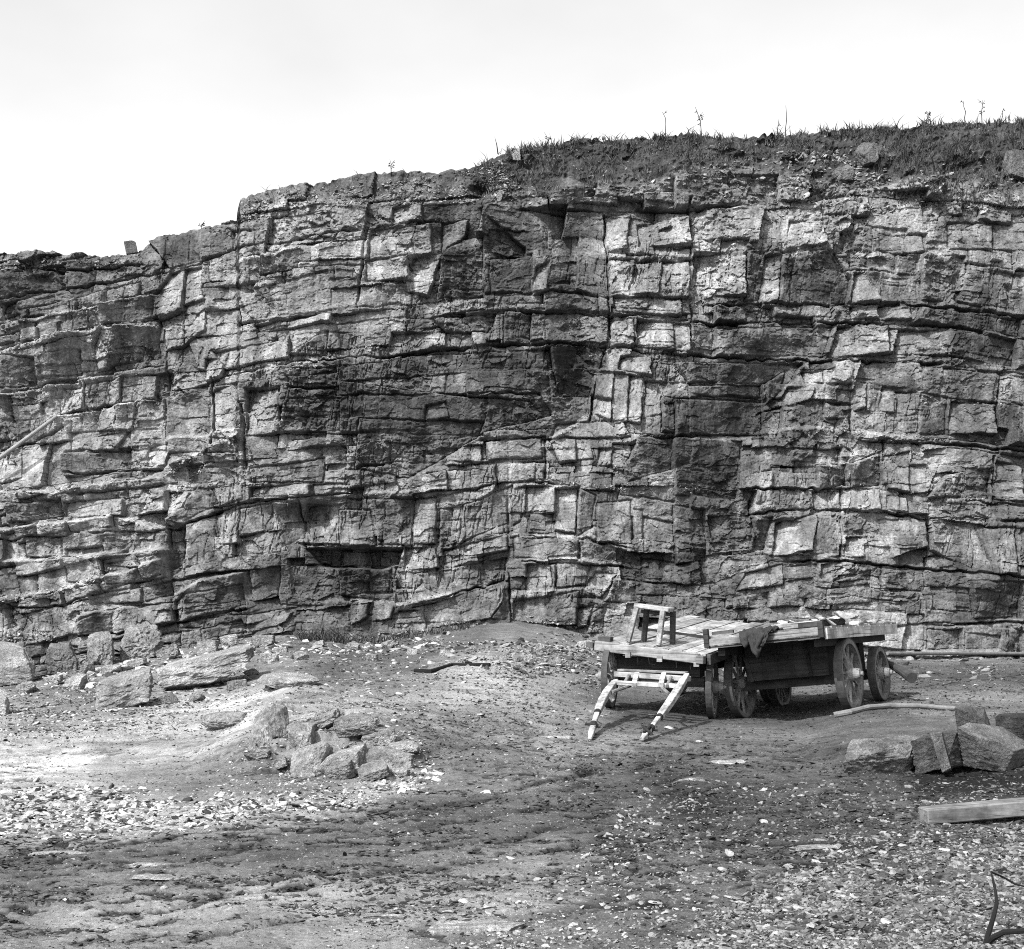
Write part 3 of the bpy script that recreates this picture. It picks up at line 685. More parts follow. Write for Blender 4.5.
BROAD_TONES = [(0.62, [(285,370),(600,345),(600,415),(520,440),(330,432),(285,430)]), (0.7, [(440,250),(560,225),(605,240),(605,300),(445,300)]), (0.66, [(690,360),(800,358),(765,440),(740,490),(690,480),(640,450)]),
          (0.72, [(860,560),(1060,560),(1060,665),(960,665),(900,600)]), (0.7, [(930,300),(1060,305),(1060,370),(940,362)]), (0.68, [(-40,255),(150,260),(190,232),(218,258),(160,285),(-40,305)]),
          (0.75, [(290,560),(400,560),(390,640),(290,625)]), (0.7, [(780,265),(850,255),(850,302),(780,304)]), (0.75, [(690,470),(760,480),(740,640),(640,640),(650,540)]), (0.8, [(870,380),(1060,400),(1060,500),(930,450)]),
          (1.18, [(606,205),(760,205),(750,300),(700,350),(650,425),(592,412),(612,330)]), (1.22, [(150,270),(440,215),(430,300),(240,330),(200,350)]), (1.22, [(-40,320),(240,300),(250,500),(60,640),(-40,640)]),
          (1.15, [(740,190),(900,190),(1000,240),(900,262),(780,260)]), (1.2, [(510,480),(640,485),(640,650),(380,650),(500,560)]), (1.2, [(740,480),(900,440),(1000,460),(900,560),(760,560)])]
for k, poly in BROAD_TONES: A = A * (1 + (k - 1) * poly_mask(UW + 16 * fbm(U / 30.0, V / 22.0, 4, 140), VW + 12 * fbm(U / 30.0, V / 22.0, 4, 141), poly, 9))
# old stains: dark seepage curtains
seep = sstep(0.10, 0.42, fbm(U / 26.0, V / 120.0, 4, 106))
A = A * (1 - 0.40 * seep)
A = A * (1 - soil) + (0.055 + 0.04 * fbm(U / 9.0, V / 7.0, 4, 107)) * soil

YF = YB + D
CXw = (U - CX) / F * YB; CZw = EYE + (YH - V) / F * YB
ncol = len(cu)
co = np.stack([CXw, YF, CZw], -1)
# the field behind the edge, running back level
back = []
for k, (dy, dz) in enumerate([(0.35, 0.01), (0.9, -0.03), (2.0, -0.1), (5, -0.3), (15, -0.8), (60, -2.0)]):
    b = co[0].copy(); b[:, 1] += dy; b[:, 2] += dz + (0.03 * vnoise(cu / 8.0, cu * 0 + k, 130)); back.append(b)
co = np.concatenate([np.stack(back[::-1]), co], 0)
Aall = np.concatenate([np.full((len(back), ncol), 0.07), A], 0)
nr = co.shape[0]
ii = (np.arange(nr - 1)[:, None] * ncol + np.arange(ncol - 1)[None, :]).ravel()
quads = np.stack([ii, ii + ncol, ii + ncol + 1, ii + 1], 1)
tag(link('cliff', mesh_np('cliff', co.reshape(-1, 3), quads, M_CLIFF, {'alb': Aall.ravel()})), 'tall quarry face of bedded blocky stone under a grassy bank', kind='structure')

def cliff_at(u, v):
    i = int(np.clip(np.searchsorted(cu, u), 1, ncol - 1)); j = int(np.clip(np.searchsorted(V[:, i], v), 1, NR - 1))
    return Vector((CXw[j, i], YF[j, i], CZw[j, i]))
# ------------------------------------------------------------------ the two carts
def gz1(x, y): return float(ground_z(np.array([x]), np.array([y]))[0])

def build_wheel(name, root, c, r, out, inv, tread=0.085, spokes=11):
    """a spoked cart wheel: felloe with tyre, hub and spokes below it; out = +1 when its outer face looks along local +x"""
    rim = MB()
    rim.lathe_x([(-tread / 2, r - 0.012), (tread / 2, r - 0.012), (tread / 2, r - 0.068), (-tread / 2, r - 0.068)], 40, c, True, 1.5)
    ro = rim.build(name, M_WHEEL, root, inv)
    ty = MB(); ty.lathe_x([(-tread / 2 - 0.003, r), (tread / 2 + 0.003, r), (tread / 2 + 0.003, r - 0.0125), (-tread / 2 - 0.003, r - 0.0125)], 40, c, True, 1.0)
    ty.build('tyre', M_TYRE, ro, inv)
    hb = MB(); s = out
    hb.lathe_x([(-0.10 * s, 0.06), (-0.08 * s, 0.085), (0.0, 0.095), (0.06 * s, 0.085), (0.085 * s, 0.07), (0.09 * s, 0.075), (0.15 * s, 0.06), (0.155 * s, 0.032), (0.185 * s, 0.03)], 18, c, False, 1.8)
    hb.build('hub', M_WHEEL, ro, inv)
    for k in range(spokes):
        t = 2 * math.pi * (k + 0.3) / spokes
        d = Vector((0, math.cos(t), math.sin(t)))
        sp = MB(); sp.bar(Vector(c) + d * 0.085, Vector(c) + d * (r - 0.062) + Vector((-0.01 * s, 0, 0)), 0.026, 0.034, (1, 0, 0), 0.020, 0.026, random.uniform(1.6, 2.4))
        sp.build('spoke', M_WHEEL, ro, inv)
    return ro

ROT = math.radians(-30)
# --- the cart with shafts
A_O = Vector((1.92, 18.1, 0.0))
A_O.z = (gz1(1.27, 18.47) + gz1(2.57, 17.72)) / 2
cartA = empty('shaft_cart', A_O, (0, 0, ROT))
tag(cartA, 'flat timber cart with pale shafts lowered to the ground and a bright plank deck', 'cart')
MA = Matrix.Translation(A_O) @ Euler((0, 0, ROT)).to_matrix().to_4x4()
IA = MA.inverted()
def dA(x, y): return 0.885 - 0.098 * x + 0.100 * (y + 0.35) - A_O.z + 0.045     # deck top, sagging to one side and down at the front
YB_ = 2.75
deck = MB()
x = -0.74
while x < 0.73:
    w = min(random.uniform(0.15, 0.23), 0.745 - x)
    y0, y1 = -0.28 + random.uniform(-0.01, 0.02), YB_ + random.uniform(-0.35, 0.18)
    splits = [y0, random.uniform(0.9, 1.3) if random.random() < 0.5 else random.uniform(1.4, 1.9), y1]
    for a, b in zip(splits[:-1], splits[1:]):
        lift = random.uniform(0, 0.022)
        top = [(x + 0.006, a + 0.004, dA(x, a) + lift), (x + w - 0.006, a + 0.004, dA(x + w, a) + lift), (x + w - 0.006, b - 0.004, dA(x + w, b) + lift), (x + 0.006, b - 0.004, dA(x, b) + lift)]
        deck.hexa([(p[0], p[1], p[2] - 0.045) for p in top] + top, random.uniform(0.5, 1.25))
    x += w
deck.build('deck', M_WOOD_PALE, cartA)
fb = MB(); fb.bar((-0.77, -0.33, dA(-0.77, -0.33) - 0.05), (0.67, -0.33, dA(0.67, -0.33) - 0.05), 0.09, 0.125, alb=0.9)
fb.build('front_beam', M_WOOD_PALE_X, cartA, bevel=0.008)
e = MB(); e.bar((0.66, -0.37, dA(0.72, -0.3) - 0.055), (0.76, -0.37, dA(0.78, -0.3) - 0.055), 0.10, 0.10, alb=1.0); e.build('beam_end_block', M_WOOD_MID, cartA, bevel=0.006)
e = MB(); e.bar((-0.90, -0.28, dA(-0.85, -0.3) - 0.05), (-0.80, -0.29, dA(-0.80, -0.3) - 0.05), 0.12, 0.07, alb=0.6); e.bar((-0.78, -0.2, dA(-0.7, -0.2) + 0.03), (-0.60, -0.2, dA(-0.6, -0.2) + 0.03), 0.1, 0.075, alb=0.5); e.build('corner_cleat', M_WOOD_MID, cartA, bevel=0.006)
for xx in (-0.28, 0.16, 0.66):
    b = MB(); b.box((xx, -0.385, dA(xx, -0.35) - 0.11), (0.07, 0.03, 0.07), alb=1.6); b.build('bolt_plate', M_WOOD_MID, cartA)
for s in (-1, 1):
    b = MB(); b.bar((s * 0.775, -0.27, dA(s * 0.77, -0.27) - 0.06), (s * 0.775, YB_, dA(s * 0.77, YB_) - 0.06), 0.05, 0.13, alb=1.0 if s < 0 else 0.5); b.build('side_rail', M_WOOD_MID, cartA, bevel=0.005)
b = MB(); b.bar((-0.72, 0.92, dA(-0.7, 0.92) + 0.025), (0.745, 0.80, dA(0.745, 0.80) + 0.025), 0.055, 0.05, alb=0.9); b.build('cross_batten', M_WOOD_DARK, cartA)
b = MB()
for xx in (-0.5, 0.0, 0.5): b.bar((xx, -0.25, dA(xx, -0.25) - 0.11), (xx, YB_ - 0.1, dA(xx, YB_) - 0.12), 0.09, 0.12)
b.build('under_frame', M_WOOD_DARK, cartA)
b = MB(); b.bar((-0.58, 0.0, 0.60), (0.58, 0.0, 0.60), 0.16, 0.24); b.bar((-0.62, 0.02, 0.41), (0.62, 0.02, 0.41), 0.12, 0.13); b.bar((0, 0.05, 0.5), (0, 2.2, 0.55), 0.1, 0.1); b.build('front_axle', M_WOOD_DARK, cartA)
b = MB(); b.bar((-0.66, 2.2, 0.72), (0.66, 2.2, 0.72), 0.16, 0.42); b.build('rear_axle', M_WOOD_DARK, cartA)
ST = math.radians(15)                                  # the fore-carriage is turned a little on its pin
MS = Matrix.Rotation(ST, 4, 'Z')
for s in (-1, 1):
    wp = MA @ (MS @ Vector((s * 0.665, 0, 0)))
    build_wheel('wheel', cartA, (s * 0.665, 0, gz1(wp.x, wp.y) - A_O.z + 0.405), 0.41, s, MS, 0.07)
    p = MA @ Vector((s * 0.72, 2.2, 0))
    build_wheel('wheel', cartA, (s * 0.72, 2.2, gz1(p.x, p.y) - A_O.z + 0.445), 0.45, s, None, 0.1)
def on_g(u, v):
    for Y in np.arange(10, 20, 0.02):
        if EYE + (YH - v) / F * Y <= gz1((u - CX) / F * Y, Y): return float(Y)
# shafts, resting on the ground
def plank_chain(mb, pts, ws, hs, alb):
    for i in range(len(pts) - 1):
        mb.bar(pts[i], Vector(pts[i + 1]) + (Vector(pts[i + 1]) - Vector(pts[i])).normalized() * 0.004, ws[i], hs[i], w1=ws[i + 1], h1=hs[i + 1], alb=alb)
sl0, sl1 = W(616, 681, 17.35), W(590, 740, on_g(590, 741)) + Vector((0, 0, 0.02))
sr0, sr1 = W(687, 675, 16.95), W(642, 741, on_g(642, 742)) + Vector((0, 0, 0.02))
def shaft_pts(a, b, bow):
    out = []
    for t in (0, 0.12, 0.28, 0.45, 0.62, 0.66, 0.80, 0.84, 0.94, 1.0):
        p = a.lerp(b, t); k = math.sin(math.pi * min(t, 1)) * bow
        out.append(p + Vector((-0.55 * k, 0, k)))
    return out
for a, b, bow in ((sl0, sl1, 0.055), (sr0, sr1, -0.02)):
    pts = shaft_pts(a, b, bow); ws = [0.06, 0.08, 0.09, 0.088, 0.08, 0.058, 0.052, 0.065, 0.065, 0.04]
    s = MB(); plank_chain(s, pts, ws, [w * 0.85 for w in ws], 1.25)
    so = s.build('shaft', M_WOOD_PALE, cartA, IA, bevel=0.006)
    k = MB(); k.tube([pts[5] - (pts[6] - pts[5]) * 0.1, pts[5] + (pts[6] - pts[5]) * 0.12], 0.041, 10); k.build('iron_band', M_IRON, so, IA); k = MB(); k.tube([pts[7] - (pts[8] - pts[7]) * 0.2, pts[7] + (pts[8] - pts[7]) * 0.25], 0.044, 10)
    k.tube([pts[7] + Vector((-0.09, 0, 0.02)), pts[7] + Vector((0.08, 0, -0.02))], 0.013, 8)
    k.build('iron_band', M_IRON, so, IA)
chain = MB(); c0 = sr1 + Vector((0.07, 0.18, 0.06))
chain.tube([c0 + Vector((0.05 * math.sin(t * 2.1), 0.10 * math.cos(t * 1.3), 0.05 * math.sin(t * 1.7) + 0.02)) for t in range(9)], 0.016, 6)
chain.build('chain', M_IRON, cartA, IA)
for (u0, v0, Y0), (u1, v1, Y1), w, h, al, nm in (((615, 674, 17.45), (690, 679, 16.95), 0.08, 0.065, 1.3, 'splinter_bar'), ((612, 682.5, 17.2), (677, 686, 16.8), 0.075, 0.055, 1.3, 'shaft_crossbar'),
                                   ((619, 670, 17.7), (687, 673, 17.2), 0.10, 0.03, 0.75, 'draught_board'), ((640, 678.5, 17.3), (683, 681, 17.0), 0.05, 0.085, 0.5, 'inner_board')):
    b = MB(); b.bar(W(u0, v0, Y0), W(u1, v1, Y1), w, h, alb=al); b.build(nm, M_WOOD_PALE_X, cartA, IA, bevel=0.006)
for u0, u1 in ((637, 634), (664, 661)):
    b = MB(); b.bar(W(u0, 674, 17.35 - (u0 - 637) * 0.007), W(u1, 685, 17.0 - (u0 - 637) * 0.007), 0.06, 0.05, alb=1.25); b.build('hound', M_WOOD_PALE, cartA, IA)
for (u0, v0, Y0), (u1, v1, Y1) in (((632, 685, 17.2), (612, 692, 16.7)), ((661, 687, 16.9), (669, 694, 16.4)), ((629, 675, 17.3), (624, 684, 17.1)), ((671, 677, 17.0), (667, 686, 16.8))):
    b = MB(); b.tube([W(u0, v0, Y0), W(u1, v1, Y1)], 0.022, 8, 1.6); b.build('iron_stay', M_WHEEL, cartA, IA)

# --- trestle standing on the front of the deck
tr = empty('trestle', MA @ Vector((-0.07, -0.05, dA(-0.07, -0.05) + 0.012)), (math.radians(0.0), math.radians(5.5), ROT))
tag(tr, 'small pale four-legged wooden trestle standing on the cart deck', 'trestle')
for lx, ly, sx, sy, m_, al in ((-0.30, -0.15, 0.06, 0.05, M_WOOD_PALE, 0.75), (0.13, -0.15, 0.0, 0.05, M_WOOD_PALE, 0.75), (-0.22, 0.16, 0.03, -0.06, M_WOOD_MID, 0.4), (0.19, 0.16, -0.01, -0.06, M_WOOD_MID, 0.4)):
    b = MB(); b.bar((lx, ly, 0.016 * (ly + 0.3)), (lx + sx, ly + sy, 0.45), 0.065, 0.055, (0, 1, 0), alb=al); b.build('leg', m_, tr, bevel=0.004)
b = MB(); b.bar((-0.29, 0.0, 0.475), (0.20, 0.0, 0.465), 0.20, 0.055, alb=1.35); b.build('top_beam', M_WOOD_PALE_X, tr, bevel=0.008)
b = MB(); b.bar((-0.27, 0.11, 0.40), (0.16, 0.11, 0.40), 0.03, 0.05, alb=0.5); b.build('stretcher', M_WOOD_MID, tr)

# --- the waggon with the box
zl, zr = gz1(3.01, 18.21), gz1(4.26, 17.49)
B_O = Vector((3.637, 17.854, (zl + zr) / 2))
rollB = math.atan2(0.155, 1.44)
cartB = empty('box_waggon', B_O, (0, -rollB, ROT))
tag(cartB, 'four wheeled timber waggon with a dark plank box slung under its deck', 'waggon')
MBm = Matrix.Translation(B_O) @ Euler((0, -rollB, ROT)).to_matrix().to_4x4(); IB = MBm.inverted()
DZ = 0.96
deck = MB()
y = -0.86; yb = 2.35
while y < yb:
    w = random.uniform(0.19, 0.26); x1 = 0.745 + random.uniform(-0.012, 0.02)
    deck.box((0.0 + (x1 - 0.745) / 2, y + w / 2, DZ + 0.085), (1.49 + (x1 - 0.745), w - 0.012, 0.05), alb=random.uniform(0.7, 1.3)); y += w
deck.build('deck', M_WOOD_PALE_X, cartB)
b = MB(); y = -0.86
while y < yb - 0.1:
    w = random.uniform(0.26, 0.5); w = min(w, yb - y); b.box((0.752, y + w / 2, DZ + 0.02), (0.035, w - 0.012, 0.135), alb=random.uniform(0.8, 1.15)); y += w
b.build('side_board', wood_material('brightened side timber', 0.75, 1, 0.22), cartB)  # side colour raised to stand in for sun that misses it
b = MB(); b.bar((-0.745, -0.89, DZ + 0.045), (0.70, -0.89, DZ + 0.045), 0.06, 0.085, alb=0.95); b.build('front_rail', M_WOOD_PALE_X, cartB, bevel=0.006)
b = MB(); b.bar((-0.745, -0.87, DZ - 0.015), (0.74, -0.87, DZ - 0.015), 0.05, 0.028, alb=0.8); b.build('under_lip', M_WOOD_MID, cartB)
b = MB(); b.bar((-0.70, -0.84, DZ + 0.16), (-0.42, -0.84, DZ + 0.16), 0.04, 0.04, alb=0.5); b.build('upper_batten', M_WOOD_MID, cartB); b = MB(); b.bar((0.42, -0.84, DZ + 0.15), (0.70, -0.84, DZ + 0.15), 0.05, 0.06, alb=0.4); b.build('upper_batten', M_WOOD_MID, cartB)
for xx, top in ((-0.755, 0.20), (0.715, 0.155)):
    b = MB(); b.box((xx, -0.915, DZ + top / 2), (0.065, 0.055, top + 0.04), alb=1.2); b.build('corner_post', M_WOOD_DARK, cartB, bevel=0.004)
b = MB(); b.bar((-0.62, -0.8, DZ - 0.07), (-0.62, 2.05, DZ - 0.07), 0.09, 0.12); b.bar((0.62, -0.8, DZ - 0.07), (0.62, 2.05, DZ - 0.07), 0.09, 0.12); b.build('under_frame', M_WOOD_DARK, cartB)
box = MB()
for k in range(5):
    box.box((-0.54 + 0.215 * (k + 0.5), -0.20, 0.70), (0.212, 0.035, 0.46), alb=random.uniform(0.8, 1.35))
box.box((-0.0025, 0.30, 0.70), (1.07, 0.96, 0.458), alb=0.7)
bo = box.build('tool_box', M_WOOD_DARK, cartB)
b = MB(); b.box((0.29, -0.225, 0.70), (0.04, 0.02, 0.45), Euler((0, math.radians(-6), 0)).to_matrix(), alb=0.7); b.build('batten', M_WOOD_DARK, bo); b = MB(); b.box((-0.5, -0.225, 0.62), (0.05, 0.02, 0.32), Euler((0, math.radians(-12), 0)).to_matrix(), alb=1.3); b.build('batten', M_WOOD_DARK, bo)
b = MB(); b.bar((-0.26, -0.235, 0.76), (0.03, -0.235, 0.745), 0.025, 0.05, alb=1.6); b.tube([(-0.12, -0.24, 0.80), (-0.12, -0.24, 0.70)], 0.02, 8); b.build('latch', M_IRON, bo)
b = MB(); b.bar((-0.66, 0.0, 0.42), (0.66, 0.0, 0.42), 0.13, 0.14); b.build('front_axle', M_WOOD_DARK, cartB)
b = MB(); b.bar((-0.62, 1.43, 0.40), (0.62, 1.43, 0.40), 0.13, 0.14); b.bar((-0.45, 1.43, 0.66), (-0.45, 1.43, 0.40), 0.1, 0.2, up=(0, 1, 0)); b.bar((0.45, 1.43, 0.86), (0.45, 1.43, 0.40), 0.1, 0.2, up=(0, 1, 0)); b.build('rear_axle', M_WOOD_DARK, cartB)
for s in (-1, 1):
    build_wheel('wheel', cartB, (s * 0.72, 0, 0.45), 0.455, s, None, 0.095)
    build_wheel('wheel', cartB, (s * 0.70, 1.43, 0.40), 0.365, s, None, 0.10)

# --- sacking thrown over the front rail
def cloth_mesh():
    nu, nv = 34, 30
    v = []
    for j in range(nv):
        t = j / (nv - 1)
        for i in range(nu):
            s = i / (nu - 1)
            top = 0.26 + 0.10 * math.sin(s * 5 + 1)                            # how much lies on the deck
            hang = 0.12 + 0.18 * math.exp(-((s - 0.62) / 0.35) ** 2) + 0.035 * math.sin(s * 13) + 0.03 * math.sin(s * 29 + 1)
            d = t * (top + hang)
            k = max(0.0, d - top)
            cx = -0.33 + 0.42 * s + 0.10 * (1 - t) + k * 0.55 * (0.55 - s)
            fold = (0.022 * math.sin(s * 15 + t * 3) + 0.014 * math.sin(s * 31 + 1.3 + 4 * t)) * min(1.0, k * 7)
            if d < top: y, z = -0.93 + (top - d), DZ + 0.12 + 0.012 * math.sin(s * 9 + t * 5) + 0.012 * math.sin(d * 30 + s * 4) + 0.03 * t
            else: y, z = -0.955 - 0.035 * (1 - math.exp(-k * 12)) + fold - 0.02, DZ + 0.15 - k
            wr = 0.03 * float(vnoise(s * 9.0, t * 11.0, 500)) + 0.015 * float(vnoise(s * 21.0, t * 25.0, 501))
            v.append((cx + wr * 0.5, y - abs(wr) * min(1, k * 9 + 0.2), z + fold * 0.6 + (wr if d < top else 0)))
    f = [(j * nu + i, j * nu + i + 1, (j + 1) * nu + i + 1, (j + 1) * nu + i) for j in range(nv - 1) for i in range(nu - 1)]
    me = bpy.data.meshes.new('sacking'); me.from_pydata([tuple(MBm @ Vector(p)) for p in v], [], f); me.materials.append(M_CLOTH)
    me.polygons.foreach_set('use_smooth', [True] * len(f))
    return me
o = link('sacking', cloth_mesh()); md = o.modifiers.new('thick', 'SOLIDIFY'); md.thickness = 0.012
tag(o, 'dark crumpled sacking draped over the front rail of the box waggon', 'cloth')
# ------------------------------------------------------------------ stones
import bmesh
def ico(sub):
    bm = bmesh.new(); bmesh.ops.create_icosphere(bm, subdivisions=sub, radius=1.0)
    v = np.array([x.co[:] for x in bm.verts]); f = np.array([[x.index for x in t.verts] for t in bm.faces]); bm.free()
    return v, f
ICO1, ICO2, ICO3, ICO5 = ico(1), ico(2), ico(3), ico(5)
def chip(v, rng, n, lo=0.45, hi=0.85):
    v = v.copy()
    for _ in range(n):
        d = rng.normal(size=3); d /= np.linalg.norm(d); k = rng.uniform(lo, hi)
        s = v @ d; m = s > k
        v[m] -= np.outer(s[m] - k, d)
    return v
def rot_np(rz, rx=0, ry=0):
    return np.array(Euler((rx, ry, rz)).to_matrix())

SMALL = [chip(ICO1[0], R, 6, 0.2, 0.75) * np.array([1, R.uniform(0.45, 0.95), R.uniform(0.16, 0.5)]) * 1.15 for _ in range(40)]
MID = [chip(ICO2[0], R, 10, 0.25, 0.75) * np.array([1, R.uniform(0.5, 0.9), R.uniform(0.16, 0.45)]) * 1.15 for _ in range(24)]

def scatter(name, pos, size, mat, albs, label, cat, tilt=0.35, templ=SMALL, faces=ICO1[1]):
    n = len(pos); nv = len(templ[0])
    T = np.array(templ)[R.integers(0, len(templ), n)] * np.asarray(size)[:, None, None]
    az, ax, ay = R.uniform(0, 6.28, n), R.normal(0, tilt, n), R.normal(0, tilt, n)
    x, y, z = T[..., 0], T[..., 1], T[..., 2]
    def turn(p, q, a): c, s = np.cos(a)[:, None], np.sin(a)[:, None]; return p * c - q * s, p * s + q * c
    x, y = turn(x, y, az); y, z = turn(y, z, ax); z, x = turn(z, x, ay)
    co = np.stack([x, y, z], -1) + np.asarray(pos)[:, None, :]
    fs = (np.arange(n)[:, None, None] * nv + faces[None]).reshape(-1, 3)
    o = link(name, mesh_np(name, co.reshape(-1, 3), fs, mat, {'alb': np.repeat(albs, nv)}))
    return tag(o, label, cat, kind='stuff')

# gravel: picture regions (polygon, how many, half-size range in columns)
REG = [([(-40, 672), (90, 660), (260, 640), (340, 640), (480, 622), (640, 640), (760, 655), (1060, 664), (1060, 676), (760, 672), (640, 660), (500, 640), (340, 656), (260, 662), (-40, 694)], 4800, (1.2, 8.0)),
       ([(230, 690), (420, 680), (430, 790), (230, 780)], 900, (1.0, 5.0)),
       ([(400, 690), (600, 680), (600, 790), (400, 800)], 1400, (0.9, 3.6)),
       ([(0, 840), (500, 800), (560, 900), (300, 960), (0, 960)], 2600, (0.8, 3.0)),
       ([(640, 790), (1060, 775), (1060, 970), (420, 970), (560, 880)], 11000, (1.3, 5.4)),
       ([(820, 840), (1060, 820), (1060, 970), (640, 970)], 12500, (2.2, 6.6)),
       ([(-40, 792), (90, 790), (200, 802), (330, 798), (400, 774), (440, 778), (330, 812), (180, 828), (60, 834), (-40, 834)], 3900, (1.8, 7.5)),
       ([(190, 795), (300, 770), (420, 760), (430, 790), (300, 820)], 1000, (1.2, 3.4)),
       ([(495, 630), (560, 622), (625, 645), (615, 692), (560, 675), (510, 652)], 2600, (1.4, 4.4)),
       ([(690, 666), (1060, 660), (1060, 720), (860, 712), (690, 715)], 2600, (1.0, 3.0)),
       ([(330, 640), (500, 622), (530, 660), (420, 690), (300, 720), (250, 690)], 900, (1.0, 4.0)),
       ([(-40, 690), (90, 672), (160, 690), (250, 668), (300, 690), (200, 722), (-40, 745)], 2400, (1.0, 4.0)),
       ([(-40, 725), (260, 700), (240, 720), (60, 752), (-40, 756)], 900, (0.8, 2.6)),
       ([(560, 760), (860, 740), (900, 850), (520, 900), (380, 900)], 2600, (0.8, 3.4)),
       ([(-40, 640), (1060, 660), (1060, 970), (-40, 970)], 26000, (0.6, 2.3)),
       ([(330, 905), (560, 890), (520, 960), (300, 960)], 900, (1.0, 4.0))]
def ground_hit(u, v):
    """where the line of sight through (u, v) meets the ground"""
    k = np.maximum(v - YH, 1.0) / F
    Y = np.clip(EYE / k, 4.0, 22.0)
    for _ in range(24):
        g = ground_base((u - CX) / F * Y, Y)
        Y = np.clip(0.5 * Y + 0.5 * (EYE - g) / k, 4.0, 29.0)
    return np.where(Y < 28.5, Y, np.nan)
pp, ss, dull = [], [], []
for poly, n, (lo, hi) in REG:
    xs, ys = [p[0] for p in poly], [p[1] for p in poly]
    u = R.uniform(min(xs), max(xs), n * 3); v = R.uniform(min(ys), max(ys), n * 3)
    cl = fbm(u / 38.0, v / 13.0, 4, 300 + n)
    ok = (poly_mask(u, v, poly, 8) > R.uniform(0, 1, len(u))) & (cl > R.uniform(-0.75, 0.25, len(u)))
    u, v = u[ok][:n], v[ok][:n]
    Y = ground_hit(u, v); k = ~np.isnan(Y); u, v, Y = u[k], v[k], Y[k]
    X = (u - CX) / F * Y
    s = (lo + (hi - lo) * R.power(0.55, len(u)) ** 1.9) / F * Y
    z = ground_z(X, Y)
    dull.append(np.full(len(u), 0.12 if n in (26000, 2600, 1400) else 0.0))
    pp.append(np.stack([X, Y, z + s * R.uniform(-0.12, 0.15, len(u))], 1)); ss.append(s)
pp, ss, dull = np.concatenate(pp), np.concatenate(ss), np.concatenate(dull)
keepout = (np.abs((pp[:, 0] - 2.0) * 0.5 + (pp[:, 1] - 17.7) * 0.866) < 0.0)
pu = CX + F * pp[:, 0] / pp[:, 1]
aa = np.clip(0.33 + R.normal(0, 1, len(pp)) * np.where(pu > 600, 0.07, 0.10) - 0.11 * sstep(560, 760, pu) - dull, 0.07, 0.62)
aa = aa + 0.11 * (pu < 440) * (pp[:, 1] > 9)
aa = np.where(R.uniform(0, 1, len(pp)) < 0.30, R.uniform(0.03, 0.10, len(pp)), aa)
scatter('gravel', pp, ss, M_STONE, aa, 'chips and small stones strewn over the quarry floor', 'gravel')

# clods of dark trodden earth, thickest along the ruts
def in_poly(poly, n):
    xs, ys = [p[0] for p in poly], [p[1] for p in poly]
    u = R.uniform(min(xs), max(xs), n); v = R.uniform(min(ys), max(ys), n)
    return u, v, poly_mask(u, v, poly, 20)
cp, cs = [], []
for poly, n, hi in (([(-60, 835), (200, 822), (450, 790), (700, 752), (900, 790), (1060, 780), (1060, 860), (700, 850), (500, 900), (200, 949), (-60, 949)], 130000, 5.0), ([(400, 700), (760, 720), (900, 760), (500, 800), (330, 800)], 22000, 3.2), ([(820, 770), (1060, 765), (1060, 830), (880, 810)], 12000, 4.0), ([(290, 640), (500, 630), (560, 720), (420, 760), (280, 720)], 20000, 2.6), ([(-60, 680), (250, 660), (250, 700), (120, 730), (-60, 735)], 14000, 3.0), ([(640, 660), (1060, 664), (1060, 720), (640, 710)], 14000, 2.4), ([(-60, 720), (250, 700), (420, 770), (200, 800), (-60, 790)], 9000, 2.0)):
    u, v, m = in_poly(poly, n)
    Y = ground_hit(u, v); ok = ~np.isnan(Y); u, v, Y, m = u[ok], v[ok], Y[ok], m[ok]
    X = (u - CX) / F * Y
    streak = fbm(X * 1.1 + 0.5 * Y, Y * 3.0 - 0.5 * X, 4, 610, 0.6)
    dens = np.maximum(np.maximum(earth_dark(X, Y), sstep(0.02, 0.30, streak) * 0.85), 0.28 * (Y > 12.5)) * m
    keep = R.uniform(0, 1, len(u)) < dens * 0.75
    X, Y = X[keep], Y[keep]
    s = (0.7 + (hi - 0.7) * R.power(0.6, len(X)) ** 1.7) / F * Y
    cp.append(np.stack([X, Y, ground_z(X, Y) + 0.05 * s], 1)); cs.append(s)
cp, cs = np.concatenate(cp), np.concatenate(cs)
CLOD = [t * np.array([1.5, 0.85, 0.6]) for t in SMALL]
scatter('dirt_clods', cp, cs, M_STONE, R.uniform(0.02, 0.075, len(cp)), 'dark clods of trodden earth along the ruts', 'dirt', 0.25, CLOD)

